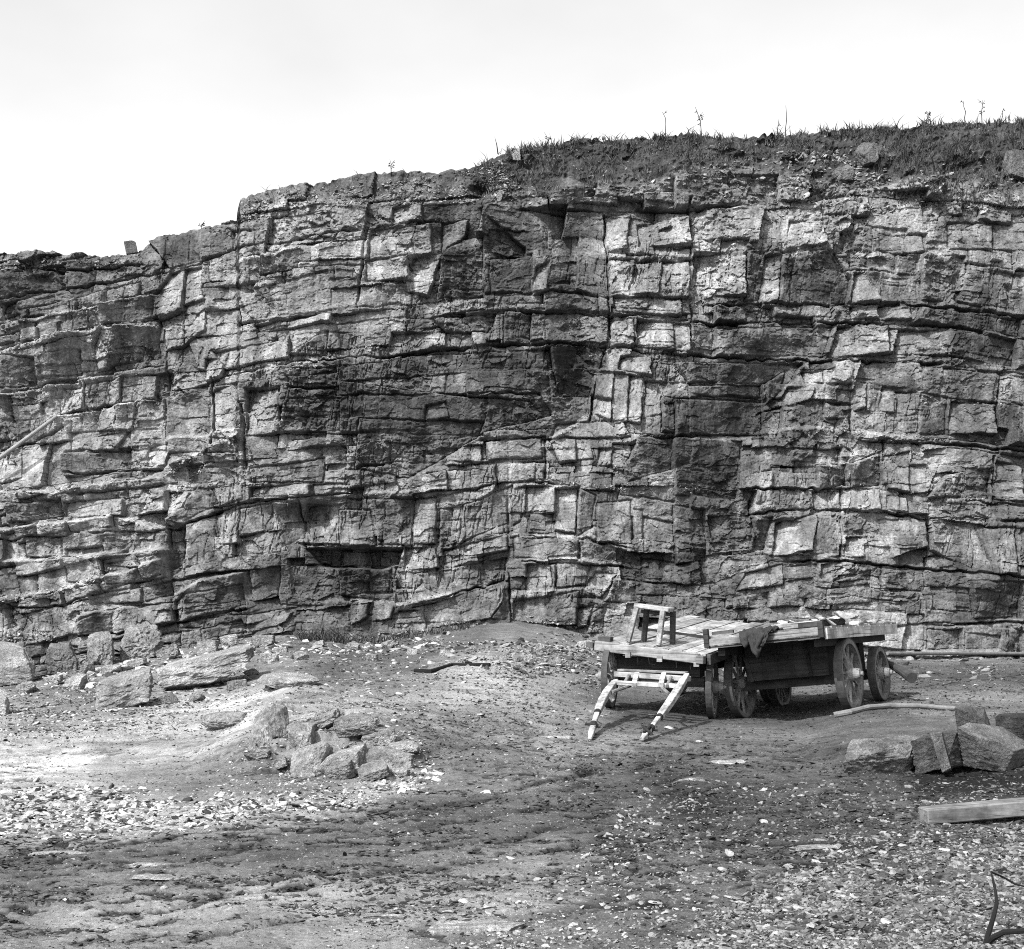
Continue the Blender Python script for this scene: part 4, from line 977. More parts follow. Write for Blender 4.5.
# rubble lying on the ledges and on the bank above the face
rp, rz_, ra = [], [], []
LEDGES = [([(0,324),(80,309),(157,293)], 90, 2.0), ([(0,351),(48,336),(120,327),(155,325)], 150, 2.6), ([(0,396),(79,379),(164,365)], 70, 1.8), ([(66,416),(99,409),(164,399)], 70, 2.0),
          ([(208,380),(240,370),(300,361),(350,352)], 110, 2.2), ([(290,372),(345,350),(384,345)], 90, 2.8), ([(165,475),(200,455),(240,435)], 190, 3.0), ([(170,500),(200,470),(215,460)], 90, 2.6),
          ([(0,490),(60,492),(120,478)], 110, 2.2), ([(0,528),(116,516)], 70, 1.8), ([(0,600),(60,590),(110,575)], 160, 3.0), ([(0,640),(40,632),(60,640)], 120, 3.2), ([(90,575),(170,552)], 70, 2.2),
          ([(340,495),(400,490),(450,492)], 70, 2.0), ([(674,304),(708,302)], 40, 2.6), ([(692,353),(760,357)], 40, 2.0), ([(700,275),(740,240),(790,205)], 120, 3.0), ([(820,390),(880,395),(1000,405)], 60, 2.2),
          ([(760,430),(880,432),(1000,440)], 120, 2.2), ([(590,355),(615,348),(660,360)], 60, 2.4), ([(540,450),(580,420),(595,410)], 60, 2.4), ([(720,575),(760,562)], 50, 2.4), ([(820,480),(1000,500)], 60, 2.0),
          ([(515,478),(560,480),(640,492)], 60, 2.2), ([(600,486),(700,488)], 50, 2.0), ([(150,410),(164,399)], 30, 3), ([(510,618),(600,628),(680,640)], 120, 3.0), ([(340,636),(400,634),(500,620)], 60, 3.0), ([(690,648),(900,655),(1024,655)], 90, 2.4)]
for pts, n, hs in LEDGES:
    L = [math.dist(a, b) for a, b in zip(pts[:-1], pts[1:])]
    for _ in range(n):
        k = random.choices(range(len(L)), L)[0]; t = random.random()
        u = pts[k][0] * (1 - t) + pts[k + 1][0] * t; v = pts[k][1] * (1 - t) + pts[k + 1][1] * t + random.gauss(0.5, 2.2)
        s = random.uniform(0.35, 1.0) ** 1.5 * hs / F * 26
        p = cliff_at(u, v); rp.append((p.x, p.y - s * 0.25, p.z)); rz_.append(s); ra.append(random.uniform(0.2, 0.45))
for poly, n, hs in (([(240, 195), (470, 172), (500, 160), (530, 195), (460, 202), (345, 205), (300, 210), (240, 222)], 1500, 3.2), ([(500, 150), (1024, 124), (1024, 195), (790, 195), (780, 175), (500, 195)], 620, 2.6),
                    ([(700, 172), (780, 150), (850, 150), (920, 180), (1000, 215), (900, 215), (780, 200)], 800, 4.8), ([(480, 180), (700, 165), (1030, 175), (1030, 215), (700, 200), (480, 205)], 700, 3.6), ([(-30, 256), (130, 258), (125, 266), (-30, 270)], 260, 3.2)):
    xs, ys = [p[0] for p in poly], [p[1] for p in poly]
    u = R.uniform(min(xs), max(xs), n * 4); v = R.uniform(min(ys), max(ys), n * 4)
    ok = (signed_poly(u, v, poly) > 0) & (fbm(u / 25.0, v / 14.0, 3, 350) > R.uniform(-0.6, 0.3, len(u)))
    for a, b in list(zip(u[ok], v[ok]))[:n]:
        s = random.uniform(0.3, 1.0) ** 1.8 * hs / F * 28.5
        p = cliff_at(a, b); rp.append((p.x, p.y - s * 0.2, p.z)); rz_.append(s); ra.append(random.uniform(0.12, 0.4))
scatter('ledge_rubble', np.array(rp), np.array(rz_), M_STONE, np.array(ra), 'broken stone lying on the ledges of the quarry face', 'rubble', 0.5)

# larger single stones
def place_stones(specs, group, label, seed):
    rng = np.random.default_rng(seed)
    for u, v, w in specs:
        Y = float(ground_hit(np.array([float(u)]), np.array([float(v)]))[0])
        if math.isnan(Y): continue
        X = (u - CX) / F * Y; s = w / F * Y
        o = link('loose_stone', STONES[rng.integers(0, len(STONES))])
        o.location = (X, Y, gz1(X, Y) + s * 0.10); o.scale = (s, s, s); o.rotation_euler = (rng.normal(0, 0.2), rng.normal(0, 0.2), rng.uniform(0, 6.28))
        tag(o, label, 'stone', group)
STONES = [mesh_np('loose_stone', t, ICO2[1], M_STONE, {'alb': np.full(len(t), R.uniform(0.32, 0.62))}) for t in MID]
def spread(poly, n, lo, hi, seed):
    rng = np.random.default_rng(seed); out = []
    xs, ys = [p[0] for p in poly], [p[1] for p in poly]
    while len(out) < n:
        u, v = rng.uniform(min(xs), max(xs)), rng.uniform(min(ys), max(ys))
        if signed_poly(np.array([u]), np.array([v]), poly)[0] > 0: out.append((u, v, lo + (hi - lo) * rng.power(0.6) ** 1.6))
    return out
place_stones(spread([(0, 795), (180, 800), (320, 800), (300, 815), (150, 838), (0, 842)], 46, 4.5, 9.5, 1), 'pale slabs in the rubble at the left', 'pale flat stone in the rubble strip at the lower left', 1)
place_stones(spread([(640, 840), (1020, 840), (1020, 945), (560, 945)], 62, 4.5, 9.5, 2), 'stones in the gravel bed', 'grey stone lying in the gravel bed at the lower right', 2)
place_stones(spread([(350, 650), (510, 640), (460, 690), (330, 700)], 34, 2.8, 6, 3), 'stones on the low mound', 'pale stone lying on the low dirt mound below the cliff', 3)
place_stones(spread([(520, 640), (600, 645), (606, 685), (560, 670)], 30, 3, 5.5, 4), 'stones heaped beside the cart', 'pale stone in the heap behind the shaft cart', 4)
place_stones(spread([(20, 695), (120, 690), (240, 680), (220, 715), (20, 730)], 40, 3, 6.5, 5), 'stones under the left ledges', 'pale stone in the scree below the left ledges', 5)
place_stones(spread([(700, 680), (1010, 672), (1010, 700), (900, 705)], 26, 2.5, 5, 6), 'stones behind the waggon', 'grey stone on the ground between waggon and cliff', 6)
place_stones([(593, 713, 6), (604, 716, 4.5), (668, 728, 7), (652, 716, 5), (690, 735, 4), (577, 722, 5), (700, 742, 6), (556, 730, 4), (530, 724, 5), (508, 706, 4), (480, 715, 5)] + spread([(420, 720), (720, 730), (760, 790), (420, 800)], 20, 2, 5, 7), 'stones in front of the carts', 'small pale stone on the trodden dirt in front of the carts', 7)
place_stones([(352, 895, 6), (465, 905, 8), (487, 912, 6), (560, 884, 7), (449, 912, 7), (462, 915, 6), (477, 910, 5.5), (488, 908, 6), (497, 883, 7), (516, 884, 6), (538, 883, 6), (565, 884, 8), (205, 888, 5), (165, 889, 5), (74, 859, 3), (64, 900, 4), (327, 818, 4), (376, 828, 4), (480, 788, 6), (486, 793, 8), (510, 862, 7), (595, 834, 5), (540, 825, 6), (730, 852, 8), (790, 880, 6), (762, 820, 6), (815, 858, 7)],
             'stones on the trodden track', 'pale stone lying alone on the dark trodden track', 8)

# --- boulders and squared blocks
def rock(name, u, v, Y, dims, rz, label, cat, seed, alb=0.2, cuts=10, cut=(0.5, 0.85), tilt=(0, 0), bed=0.0, sink=0.12, boxy=0.0, mat=None, noise=0.05, group=None):
    """a broken boulder whose foot stands at picture point (u, v) Y metres off; dims = full width, depth, height"""
    rng = np.random.default_rng(seed)
    vv, ff = ICO5
    p = vv.copy()
    if boxy:
        q = p / np.max(np.abs(p), axis=1, keepdims=True); p = p * (1 - boxy) + q * boxy
    p = chip(p, rng, cuts, *cut)
    a, b, c = p[:, 0] * 3, p[:, 1] * 3, p[:, 2] * 3
    n = fbm(a + 0.6 * c + seed, b - 0.7 * c, 4, seed) + 0.7 * plane_cells(a * 1.6 + seed, (c + 0.4 * b) * 1.6, seed + 3)[0] + 0.28 * plane_cells(a * 4.5 + seed, (c + 0.6 * b) * 4.5, seed + 5)[0] + 0.12 * plane_cells((a + b) * 10, (c - 0.6 * b) * 10, seed + 6)[0]
    nrm = vv
    p = p + nrm * (n * noise)[:, None]
    if bed: p[:, :2] *= (1 + bed * np.sign(np.sin(c * 3.1 + 0.6 * vnoise(a, b, seed))))[:, None]
    p = p * np.array(dims) / 2
    p = p @ rot_np(rz, *tilt).T
    X = (u - CX) / F * Y
    zb = EYE + (YH - v) / F * Y
    p[:, 2] += -p[:, 2].min() - sink * dims[2]
    al = np.clip(alb * (1 + 0.4 * fbm(a * 0.7, b * 0.7 + c, 4, seed + 9)), 0.05, 0.65)
    o = link(name, mesh_np(name, p, ff, mat or M_BOULDER, {'alb': al}))
    o.location = (X, Y, zb)
    return tag(o, label, cat, group, 'thing')
def on_ground(u, v):
    Y = float(ground_hit(np.array([float(u)]), np.array([float(v)]))[0]); return Y
def grock(name, u, v, wpx, hpx, depth, rz, label, cat, seed, dy=0.0, **k):
    """foot on the ground at (u, v); width and height given in picture rows"""
    Y = on_ground(u, v) ; s = Y / F
    d = depth * wpx * s
    Yc = Y + d / 2 + dy
    X = (u - CX) / F * Y
    return rock(name, CX + F * X / Yc, YH + (EYE - gz1(X, Yc)) * F / Yc, Yc, (wpx * s, d, hpx * s * 1.12), rz, label, cat, seed, **k)
def hexrock(name, front, back, Yf, deep, label, cat, seed, alb, boxy=0.93, noise=0.05, cuts=3, cut=(0.95, 1.3), under=0.0):
    """a squared block: its near face and its far face as picture corners (top left, top right, bottom right, bottom left), the far one `deep` metres behind"""
    rng = np.random.default_rng(seed)
    vv, ff = ICO5
    q = vv / np.max(np.abs(vv), axis=1, keepdims=True); p = vv * (1 - boxy) + q * boxy
    p = chip(p, rng, cuts, *cut)
    a, b, c = p[:, 0] * 3, p[:, 1] * 3, p[:, 2] * 3
    n = fbm(a + 0.6 * c + seed, b - 0.7 * c, 5, seed) + 0.7 * plane_cells(a * 1.3 + seed, (c + 0.4 * b) * 1.3, seed + 3)[0] + 0.3 * plane_cells(a * 4 + seed, (c + 0.6 * b) * 4, seed + 5)[0]
    p = p + vv * (n * noise)[:, None]
    front = front[:2] + [(u, v + (14 if name == 'rock_outcrop' else 5)) for u, v in front[2:]]; back = back[:2] + [(u, v + 14) for u, v in back[2:]]   # feet bedded in the dirt
    F4 = np.array([W(u, v, Yf + (under if i > 1 else 0)) for i, (u, v) in enumerate(front)]); B4 = np.array([W(u, v, Yf + deep) for u, v in back])
    x, y, z = (p[:, 0:1] + 1) / 2, (p[:, 1:2] + 1) / 2, (p[:, 2:3] + 1) / 2
    face = lambda Q: (Q[3] * (1 - x) + Q[2] * x) * (1 - z) + (Q[0] * (1 - x) + Q[1] * x) * z
    w = face(F4) * (1 - y) + face(B4) * y
    o0 = w.mean(0); o0[2] = w[:, 2].min()
    al = np.clip(alb * (1 + 0.5 * fbm(a * 0.7, b * 0.7 + c, 4, seed + 9)), 0.04, 0.65)
    o = link(name, mesh_np(name, w - o0, ff, M_BOULDER, {'alb': al})); o.location = o0
    return tag(o, label, cat, kind='thing')
Yr = on_ground(880, 775)
hexrock('boulder', [(839, 743), (909, 746), (908, 774), (845, 779)], [(860, 737), (932, 730), (932, 752), (862, 752)], Yr, 0.55, 'broad rough boulder lying left of the squared blocks', 'boulder', 11, 0.24, 0.92, 0.08, 5, (0.95, 1.3), under=0.22)
hexrock('stone_block', [(910, 741), (957, 732), (967, 757), (914, 772)], [(926, 733), (966, 727), (974, 748), (930, 752)], Yr + 0.10, 0.40, 'dark cracked stone block wedged between two boulders', 'stone block', 12, 0.12)
hexrock('stone_splinter', [(929, 734), (941, 733), (951, 763), (942, 768)], [(932, 732), (943, 731), (952, 757), (944, 760)], Yr + 0.02, 0.10, 'narrow upright stone splinter leaning on the dark cracked block', 'stone', 42, 0.2, 0.97, 0.03)
hexrock('stone_block', [(956, 727), (1009, 751), (1004, 768), (963, 762)], [(972, 719), (1034, 734), (1030, 750), (975, 745)], Yr + 0.05, 0.55, 'long smooth stone slab tilted against the dark block', 'stone block', 13, 0.23, 0.96, 0.03, under=0.16)
hexrock('stone_slab', [(954, 708), (979, 711), (991, 730), (957, 728)], [(962, 705), (985, 708), (995, 722), (964, 722)], Yr + 0.75, 0.2, 'thin dark stone slab standing behind the boulders', 'stone slab', 14, 0.13, 0.96, 0.03)
hexrock('stone_block', [(993, 717), (1040, 715), (1042, 739), (996, 737)], [(998, 713), (1044, 711), (1044, 728), (1000, 728)], Yr + 0.85, 0.5, 'low black stone block at the edge behind the boulders', 'stone block', 15, 0.06, 0.9, 0.05)
hexrock('boulder', [(-45, 650), (34, 652), (44, 684), (-45, 690)], [(-40, 634), (22, 637), (34, 660), (-40, 664)], on_ground(20, 687), 0.8, 'large smooth rounded boulder under the left ledges', 'boulder', 16, 0.36, 0.42, 0.05, 6, (0.75, 1.1))
hexrock('boulder', [(45, 648), (78, 646), (79, 673), (46, 675)], [(50, 640), (78, 640), (78, 660), (50, 660)], on_ground(60, 676) , 0.7, 'squarish dark boulder beside the large rounded one', 'boulder', 17, 0.20, 0.66, 0.12, 6, (0.75, 1.1))
hexrock('boulder', [(-30, 690), (9, 690), (12, 712), (-30, 716)], [(-26, 684), (6, 685), (8, 700), (-26, 700)], on_ground(0, 716), 0.3, 'small pale boulder half outside the left edge of view', 'boulder', 18, 0.42, 0.75, 0.06, 5, (0.85, 1.2))
hexrock('boulder', [(90, 687), (150, 671), (152, 697), (93, 713)], [(104, 674), (153, 664), (154, 680), (108, 690)], on_ground(120, 708), 0.6, 'pale broken boulder with a dark split end below the ledges', 'boulder', 19, 0.36, 0.78, 0.09, 6, (0.8, 1.15))
hexrock('boulder', [(153, 670), (250, 648), (250, 668), (160, 696)], [(172, 658), (254, 641), (254, 650), (180, 672)], on_ground(195, 690), 0.9, 'long pale slanting boulder at the foot of the ledges', 'boulder', 20, 0.42, 0.8, 0.08, 5, (0.8, 1.15))
hexrock('boulder', [(86, 640), (113, 636), (114, 662), (88, 666)], [(88, 632), (114, 628), (114, 650), (88, 650)], on_ground(100, 668) + 0.2, 0.7, 'pale squared boulder beside the squarish dark one', 'boulder', 51, 0.32, 0.66, 0.13, 6, (0.75, 1.1))
hexrock('boulder', [(116, 634), (160, 626), (162, 652), (118, 660)], [(118, 626), (160, 619), (162, 640), (118, 645)], on_ground(140, 662) + 0.2, 0.7, 'broad pale block at the foot of the left ledges', 'boulder', 52, 0.30, 0.7, 0.14, 6, (0.75, 1.1))
hexrock('rock_outcrop', [(242, 742), (262, 726), (289, 750), (246, 764)], [(258, 700), (290, 694), (304, 732), (264, 736)], on_ground(268, 762), 0.75, 'pale bulging bedrock outcrop at the end of the bank', 'rock outcrop', 21, 0.40, 0.45, 0.10, 5, (0.75, 1.1))
hexrock('rock_outcrop', [(287, 731), (311, 727), (313, 752), (289, 755)], [(292, 722), (318, 720), (318, 740), (294, 742)], on_ground(300, 766) + 0.25, 0.5, 'small squared bedrock block set in the bank', 'rock outcrop', 53, 0.38, 0.85, 0.07, 4, (0.85, 1.2))
hexrock('rock_outcrop', [(286, 756), (325, 744), (318, 764), (289, 775)], [(296, 748), (336, 736), (334, 748), (300, 758)], on_ground(300, 776), 0.4, 'rounded pale bedrock block below the small squared one', 'rock outcrop', 22, 0.42, 0.75, 0.08, 5, (0.8, 1.15))
hexrock('rock_outcrop', [(310, 766), (358, 748), (360, 760), (322, 778)], [(322, 756), (368, 740), (372, 746), (330, 764)], on_ground(325, 778), 0.4, 'long pale bedrock slab slanting out of the bank', 'rock outcrop', 54, 0.44, 0.82, 0.07, 4, (0.85, 1.2))
hexrock('rock_outcrop', [(358, 754), (410, 758), (412, 774), (360, 776)], [(360, 742), (418, 750), (420, 760), (364, 758)], on_ground(380, 776), 0.5, 'low wide bedrock outcrop edged by pale rubble', 'rock outcrop', 23, 0.34, 0.8, 0.12, 5, (0.8, 1.15))
grock('rock_outcrop', 285, 690, 62, 18, 0.8, 0.3, 'flat pale bedrock hump on top of the bank', 'rock outcrop', 24, alb=0.42, cuts=7, boxy=0.4, noise=0.06, sink=0.4)
grock('rock_outcrop', 225, 728, 60, 16, 0.9, 0.2, 'smooth weathered bedrock hump left of the bank', 'rock outcrop', 25, alb=0.36, cuts=6, boxy=0.2, noise=0.06, sink=0.4)
grock('stone_slab', 488, 930, 120, 10, 0.35, 0.14, 'long thin pale stone slab embedded in the near track', 'stone slab', 26, alb=0.5, cuts=6, boxy=0.7, noise=0.06, sink=0.5)
grock('stone_slab', 820, 850, 70, 8, 0.4, 0.2, 'thin grey stone slab embedded in dirt before the beam', 'stone slab', 27, alb=0.4, cuts=6, boxy=0.6, noise=0.06, sink=0.5)
grock('stone_slab', 718, 762, 60, 5, 0.4, 0.05, 'thin pale stone slab in the dirt before the waggon', 'stone slab', 28, alb=0.5, cuts=6, boxy=0.6, noise=0.06, sink=0.5)
def slabs(name, spots, label, cat, group, seed, alb, flat=(0.25, 0.5)):
    rng = np.random.default_rng(seed)
    for k, (u, v, w) in enumerate(spots):
        grock(name, u, v, w, w * rng.uniform(*flat), rng.uniform(0.6, 1.0), rng.uniform(-0.4, 0.5), label, cat, seed + k, alb=alb * rng.uniform(0.7, 1.25), cuts=6, boxy=0.8, cut=(0.7, 1.15), noise=0.10, tilt=(rng.normal(0.05, 0.12), rng.normal(-0.12, 0.14)), sink=0.3, group=group)
slabs('bank_slab', [(286, 738, 30), (300, 724, 34), (322, 738, 36), (338, 727, 30), (352, 742, 40), (378, 746, 34), (402, 764, 30), (300, 778, 26), (340, 780, 34), (372, 781, 30), (256, 766, 26), (330, 716, 26), (362, 728, 30), (276, 772, 22), (396, 778, 24)],
      'flat jagged slab of pale stone broken out of the bank', 'stone slab', 'slabs broken out of the bank', 700, 0.40)
slabs('fallen_block', [(26, 694, 20), (52, 684, 16), (72, 690, 20), (84, 676, 15), (110, 674, 16), (136, 668, 18), (166, 660, 20), (182, 668, 14), (206, 652, 22), (228, 646, 16), (250, 676, 16), (262, 646, 22), (280, 652, 14), (268, 664, 18), (300, 662, 14), (60, 704, 18), (168, 704, 16), (40, 712, 14), (196, 702, 14), (236, 690, 20)],
      'pale fallen block at the foot of the left ledges', 'stone', 'fallen blocks under the left ledges', 800, 0.36, (0.4, 0.75))
slabs('fallen_block', [(318, 646, 12), (352, 650, 14), (388, 648, 12), (436, 640, 14), (470, 632, 12), (500, 630, 14), (528, 632, 12), (556, 640, 16), (585, 650, 14), (540, 650, 10), (412, 656, 10), (372, 662, 12), (445, 656, 12)],
      'small fallen block along the foot of the middle of the face', 'stone', 'fallen blocks under the middle of the face', 850, 0.40, (0.4, 0.7))
for u, v, w, h, sd, lb in ((145, 866, 64, 5, 61, 'long narrow pale streak of stone bared in the left track'), (150, 880, 70, 4, 62, 'thin pale stone edge bared just below the longer left streak'), (390, 920, 60, 7, 63, 'short pale stone slab left of the long embedded one'),
                           (548, 738, 50, 4, 64, 'thin pale stone edge in the dirt left of the shafts'), (690, 783, 34, 5, 65, 'small flat grey slab on the track before the waggon'), (60, 852, 70, 5, 66, 'pale stone edge bared at the far left of the track')):
    grock('bared_stone', u, v, w, h, 0.35, 0.12, lb, 'stone', sd, alb=0.48, cuts=6, boxy=0.6, noise=0.08, sink=0.55)
# squared block perched on the skyline
p = cliff_at(131, 254)
o = rock('stone_block', 131, 253.5, p.y + 0.15, (0.24, 0.22, 0.27), 0.2, 'lone squared stone block perched on the left skyline', 'stone block', 31, alb=0.15, cuts=3, boxy=0.95, cut=(1.0, 1.3), tilt=(0.0, -0.2), noise=0.03, sink=0.15)
for u, v, w, h, sd, lb in ((516, 158, 10, 11, 32, 'bright white stone lying at the top of the dark bank'), (499, 199, 6, 9, 33, 'bright upright stone at the lip of the face'), (995, 259, 13, 7, 34, 'pale flat stone on a shelf at the upper right'), (865, 160, 22, 20, 35, 'large pale rock in the grassy bank'), (842, 178, 20, 14, 36, 'rounded grey rock below the grassy bank'), (1016, 172, 26, 30, 37, 'tall pale rock at the right end of the bank')):
    p = cliff_at(u, v); s = p.y / F
    rock('bank_rock', u, v + 1, p.y - 0.02, (w * s, w * s * 0.8, h * s * 1.1), 0.2, lb, 'rock', sd, alb=0.34 if sd < 35 else 0.19, cuts=7, boxy=0.75, cut=(0.7, 1.1), noise=0.1, sink=0.25)

# --- load lying on the box waggon
def local_obj(mb, name, mat, label, cat, group=None, bevel=0.0, M=None):
    o = mb.build(name, mat, None, None, bevel); o.matrix_world = M; return tag(o, label, cat, group)
b = MB(); b.bar((0.02, -0.70, DZ + 0.155), (0.62, -0.66, DZ + 0.155), 0.14, 0.075, alb=1.15); local_obj(b, 'baulk', M_WOOD_PALE_X, 'short pale squared timber lying along the front of the waggon deck', 'timber', None, 0.008, MBm)
b = MB(); b.bar((-0.45, 0.30, DZ + 0.135), (0.02, 0.26, DZ + 0.135), 0.16, 0.05, alb=1.2); local_obj(b, 'plank_offcut', M_WOOD_PALE_X, 'short pale plank end lying across the waggon deck', 'plank', None, 0.004, MBm)
rng = np.random.default_rng(77)
for k in range(34):
    xx, yy, s = rng.uniform(-0.55, 0.62), rng.uniform(0.1, 1.7), rng.uniform(0.06, 0.15)
    o = link('deck_stone', STONES[rng.integers(0, len(STONES))]); o.location = MBm @ Vector((xx, yy, DZ + 0.11 + s * 0.3 + (0.09 if k % 3 == 0 else 0))); o.scale = (s, s, s); o.rotation_euler = (rng.normal(0, .2), rng.normal(0, .2), rng.uniform(0, 6))
    tag(o, 'pale rough stone loaded on the deck of the box waggon', 'stone', 'stones loaded on the waggon')
t = rock('stone_slab', 812, 634, 18.0, (0.75, 0.5, 0.10), 0.0, 'dark flat stone slab lying on the waggon deck', 'stone slab', 41, alb=0.10, cuts=5, boxy=0.7, sink=0.0)
t.location = MBm @ Vector((0.25, 0.35, DZ + 0.11)); t.rotation_euler = (0, -rollB, ROT + 0.2)

# --- poles, log, beam, twisted bar
def pole(name, pts, rad, mat, label, cat, n=10, wob=0.06):
    m = MB(); m.tube(pts, rad, n, 1.0, wob); o = m.build(name, mat); return tag(o, label, cat)
M_BARK = stone_material('grey pole wood', 0.20, (0.7, 1.3), (0.75, 1.25), None, 0.4, 5, 0.006)
M_PALEPOLE = stone_material('pale pole wood', 0.27, (0.7, 1.3), (0.8, 1.2), None, 0.3, 5, 0.004)
M_BARKD = stone_material('dark pole wood', 0.06, (0.7, 1.3), (0.75, 1.25), None, 0.4, 5, 0.006)
pb = [(834, 716), (850, 713), (868, 709.5), (890, 708), (920, 708), (948, 709), (956, 710)]
pts = []
for u, v in pb:
    Y = float(ground_hit(np.array([float(u)]), np.array([float(v) + 2.2]))[0]); X = (u - CX) / F * Y
    pts.append(Vector((X, Y, gz1(X, Y) + 0.035)))
pole('branch_pole', pts, [0.04, 0.038, 0.036, 0.034, 0.032, 0.03, 0.026], M_BARK, 'bent bare pole lying on the ground before the waggon wheels', 'pole')
pole('long_pole', [W(887, 653.5, 20.4), W(960, 653.5, 22.0), W(1024, 653.8, 23.5), W(1130, 655, 26.0)], 0.028, M_BARK, 'long thin straight pole running from waggon tail to cliff', 'pole', 8, 0.0)
lg = [W(880, 660, 19.6), W(893, 666, 19.2), W(903, 672, 18.9), W(912, 678, 18.6)]
pole('drag_log', lg, [0.045, 0.05, 0.06, 0.075], M_BARKD, 'short thick log leaning down behind the rear waggon wheel', 'log', 12, 0.05)
lp = [cliff_at(57, 417), cliff_at(0, 458)]
a = W(57, 416, lp[0].y - 0.35); 
b_ = W(-40, 487, a.y - 0.9)
pole('leaning_pole', [a, a.lerp(b_, 0.35) , a.lerp(b_, 0.7), b_, a.lerp(b_, 1.5)], [0.034, 0.038, 0.042, 0.046, 0.05], M_PALEPOLE, 'pale straight pole leaning out from the left ledges', 'pole', 10, 0.03)
Yb = on_ground(930, 826)
b = MB(); p0 = W(927, 826, Yb); p1 = W(1120, 808, Yb + 0.15)
zt = 0.055
b.bar(p0 + Vector((0, 0.09, zt)), p1 + Vector((0, 0.09, zt)), 0.17, 0.105, alb=1.1)
o = b.build('squared_beam', M_WOOD_MID, None, None, 0.008)
tag(o, 'heavy squared timber beam lying on gravel at the right', 'beam')
M_WEED = stone_material('dry stalk', 0.012, (0.8, 1.2), (0.9, 1.1), None, 0, 1)
tw = [(1012, 930), (1003, 934), (992, 934), (985, 944), (988, 930), (993, 915), (996, 902), (994, 885), (991, 872)]
Yt = 6.35
m = MB(); m.tube([W(1050, 934, 6.3), W(1024, 931, 6.32), W(1004, 932, 6.36), W(992, 938, 6.38), W(985, 947, 6.4)], [0.012, 0.012, 0.013, 0.014, 0.010], 8, 1.0, 0.1)
m.tube([W(984, 948, 6.4), W(989, 932, 6.45), W(994, 915, 6.52), W(997, 903, 6.58), W(995, 888, 6.64), W(991, 872, 6.72)], [0.011, 0.013, 0.012, 0.009, 0.007, 0.004], 8, 1.0, 0.1)
m.tube([W(991, 872, 6.72), W(1003, 877, 6.75), W(1015, 884, 6.74), W(1030, 888, 6.72)], [0.005, 0.005, 0.005, 0.004], 6, 1.0, 0.1)
o = m.build('forked_branch', M_WEED); tag(o, 'thin black forked branch sticking up from the near gravel', 'branch')
pts = [W(415, 665, 20.5), W(430, 662, 20.2), W(452, 658, 20.9), W(472, 657, 20.8), W(490, 659, 20.7)]
pts2 = []
for p in pts: pts2.append(Vector((p.x, p.y, gz1(p.x, p.y) + 0.02)))
pole('fallen_limb', pts2, [0.03, 0.035, 0.028, 0.022, 0.035], M_WEED, 'thin crooked dark limb lying along the top of the mound', 'branch')

# ------------------------------------------------------------------ grass and weeds on the bank
def blades(name, spots, hgt, wid, alb, label):
    n = len(spots)
    co = np.zeros((n, 5, 3)); fs = np.zeros((n, 3, 3), int)
    base = np.array(spots); h = R.uniform(0.3, 1.0, n) * (0.6 + 1.1 * R.power(0.4, n)) * hgt; w = R.uniform(0.6, 1.2, n) * wid; a = R.uniform(0, 3.14, n)
    lean = R.normal(0, 0.6, (n, 2)) * h[:, None]
    dx, dy = np.cos(a) * w, np.sin(a) * w * 0.6
    up = np.array([0, 0, 1.0])
    co[:, 0] = base + np.stack([-dx, -dy, 0 * dx], 1); co[:, 1] = base + np.stack([dx, dy, 0 * dx], 1)
    mid = base + np.stack([lean[:, 0] * 0.35, lean[:, 1] * 0.35, h * 0.6], 1)
    co[:, 2] = mid + np.stack([-dx, -dy, 0 * dx], 1) * 0.7; co[:, 3] = mid + np.stack([dx, dy, 0 * dx], 1) * 0.7
    co[:, 4] = base + np.stack([lean[:, 0], lean[:, 1], h], 1)
    k = np.arange(n)[:, None] * 5
    fs = np.concatenate([k + np.array([[0, 1, 3]]), k + np.array([[0, 3, 2]]), k + np.array([[2, 3, 4]])], 0)
    o = link(name, mesh_np(name, co.reshape(-1, 3), fs, M_GRASS, {'alb': np.repeat(R.uniform(0.5, 1.6, n) * alb, 5)}))
    return tag(o, label, 'grass', kind='stuff')
sp = []
for poly, n in (([(640, 130), (1060, 116), (1060, 170), (900, 165), (850, 152), (760, 160), (640, 165)], 6500), ([(470, 165), (560, 138), (660, 130), (660, 180), (540, 190), (480, 195)], 2200), ([(860, 150), (1030, 140), (1030, 210), (900, 205)], 3000),
                ([(225, 205), (300, 178), (480, 165), (470, 200), (300, 205), (240, 215)], 260), ([(1050, 116), (1400, 116), (1400, 180), (1050, 170)], 4000)):
    xs, ys = [p[0] for p in poly], [p[1] for p in poly]
    u = R.uniform(min(xs), max(xs), n * 3); v = R.uniform(min(ys), max(ys), n * 3)
    ok = (signed_poly(u, v, poly) > 0) & (v > np.interp(u, SKY_U, SKY_V) - 2) & (fbm(u / 12.0, v / 7.0, 3, 400) > R.uniform(-0.15, 0.5, len(u)))
    for a, b in list(zip(u[ok], v[ok]))[:n]:
        p = cliff_at(a, b); sp.append((p.x, p.y - 0.02, p.z - 0.02))
for _ in range(60):
    u = random.uniform(480, 1040); lo = np.interp(u, SKY_U, SKY_V); v = random.choice([lo + 3, random.uniform(lo, lo + 20), random.uniform(lo, np.interp(u, TOP_U, TOP_V) + 4)])
    c = cliff_at(u, v); n = random.randint(14, 46)
    for _ in range(n):
        q = (c.x + random.gauss(0, 0.09), c.y + random.gauss(0, 0.05) - 0.02, c.z + random.gauss(0, 0.02)); sp.append(q); sp.append((q[0], q[1], q[2] + random.uniform(0.0, 0.04)))
blades('grass', sp, 0.17, 0.012, 0.075, 'dry tufted grass on the bank above the quarry face')
sp = []
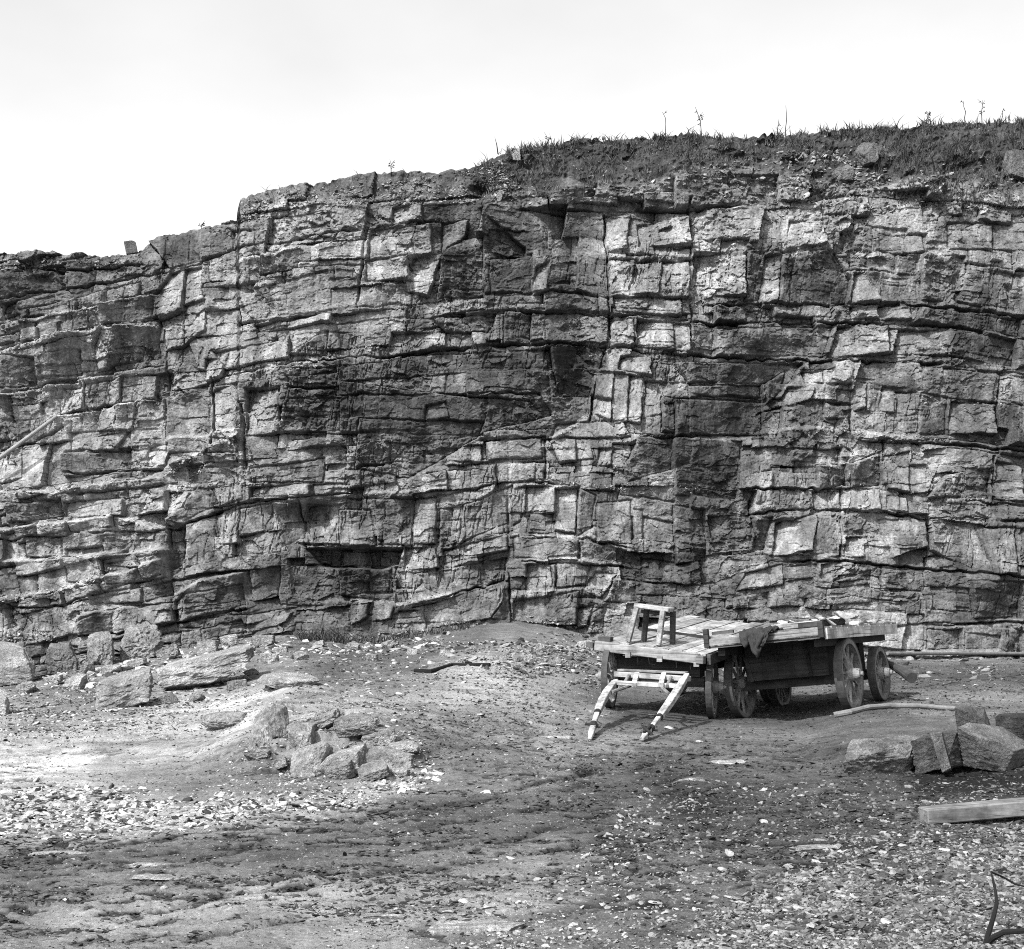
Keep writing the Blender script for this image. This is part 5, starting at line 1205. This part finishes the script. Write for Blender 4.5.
for _ in range(1500):
    u = random.uniform(330, 470) if random.random() < 0.3 else random.uniform(300, 345)
    v = np.interp(u, FOOT_U, FOOT_V) + random.uniform(-4, 9)
    Y = float(np.interp(u, FY_U, FY_V)) - 0.15 - random.random() * 0.5; X = (u - CX) / F * Y
    sp.append((X, Y, gz1(X, Y) - 0.02))
blades('weeds', sp, 0.22, 0.012, 0.06, 'dark low weeds along the foot of the quarry face')['category'] = 'weeds'

def stalk(u, vtop, lean, label, twigs=4, rad=0.008):
    i = int(np.clip(np.searchsorted(cu, u), 1, ncol - 1))
    p = Vector(co_sky[i]); h = (V[0, i] - vtop) * p.y / F
    m = MB(); pts = [p + Vector((0, 0, -0.08))] + [p + Vector((lean * h * t * t, 0, h * t)) + Vector((random.gauss(0, 0.012), 0, 0)) for t in (0.25, 0.5, 0.75, 1.0)]
    m.tube(pts, [rad * 1.3, rad * 1.1, rad, rad * 0.8, rad * 0.5], 6, 1.0)
    for _ in range(twigs):
        t = random.uniform(0.3, 0.95); q = p + Vector((lean * h * t * t, 0, h * t)); a = random.choice((-1, 1))
        m.tube([q, q + Vector((a * random.uniform(0.03, 0.09), random.uniform(-0.05, 0.05), random.uniform(0.04, 0.12)))], [rad * 0.6, rad * 0.4], 5, 1.0)
        m.tube([q + Vector((a * 0.03, 0, 0.05)), q + Vector((a * 0.07, 0.02, 0.03))], [rad * 1.4, rad * 0.5], 5, 1.0)
    tag(m.build('dry_weed', M_WEED), label, 'weed')
co_sky = np.stack([CXw[0], YF[0], CZw[0]], 1)
for u, vt, ln, lb, tw_ in ((391, 163, 0.1, 'short bushy weed alone on the left part of the skyline', 6), (665, 112, -0.1, 'thin stalk at the top of the bank left of the tallest weed', 1), (702, 106, -0.25, 'tall leaning weed rising highest above the bank', 7),
                           (787, 103, 0.0, 'tall straight bare stalk on the middle of the bank', 0), (778, 118, 0.1, 'short faint stalk beside the tall straight bare one', 1), (926, 113, 0.1, 'low tufted weed on the grassy skyline', 9),
                           (964, 102, -0.1, 'slender leaning stalk left of the seeded weed', 1), (983, 99, 0.0, 'weed with a dark seed head near the right end', 6), (1001, 108, 0.15, 'fine stalk right of the weed with the seed head', 1),
                           (199, 222, 0.15, 'small weed on the sloping lip at the left', 5), (548, 136, -0.1, 'small sprig at the top of the dark bank', 5)):
    stalk(u, vt, ln, lb, tw_)
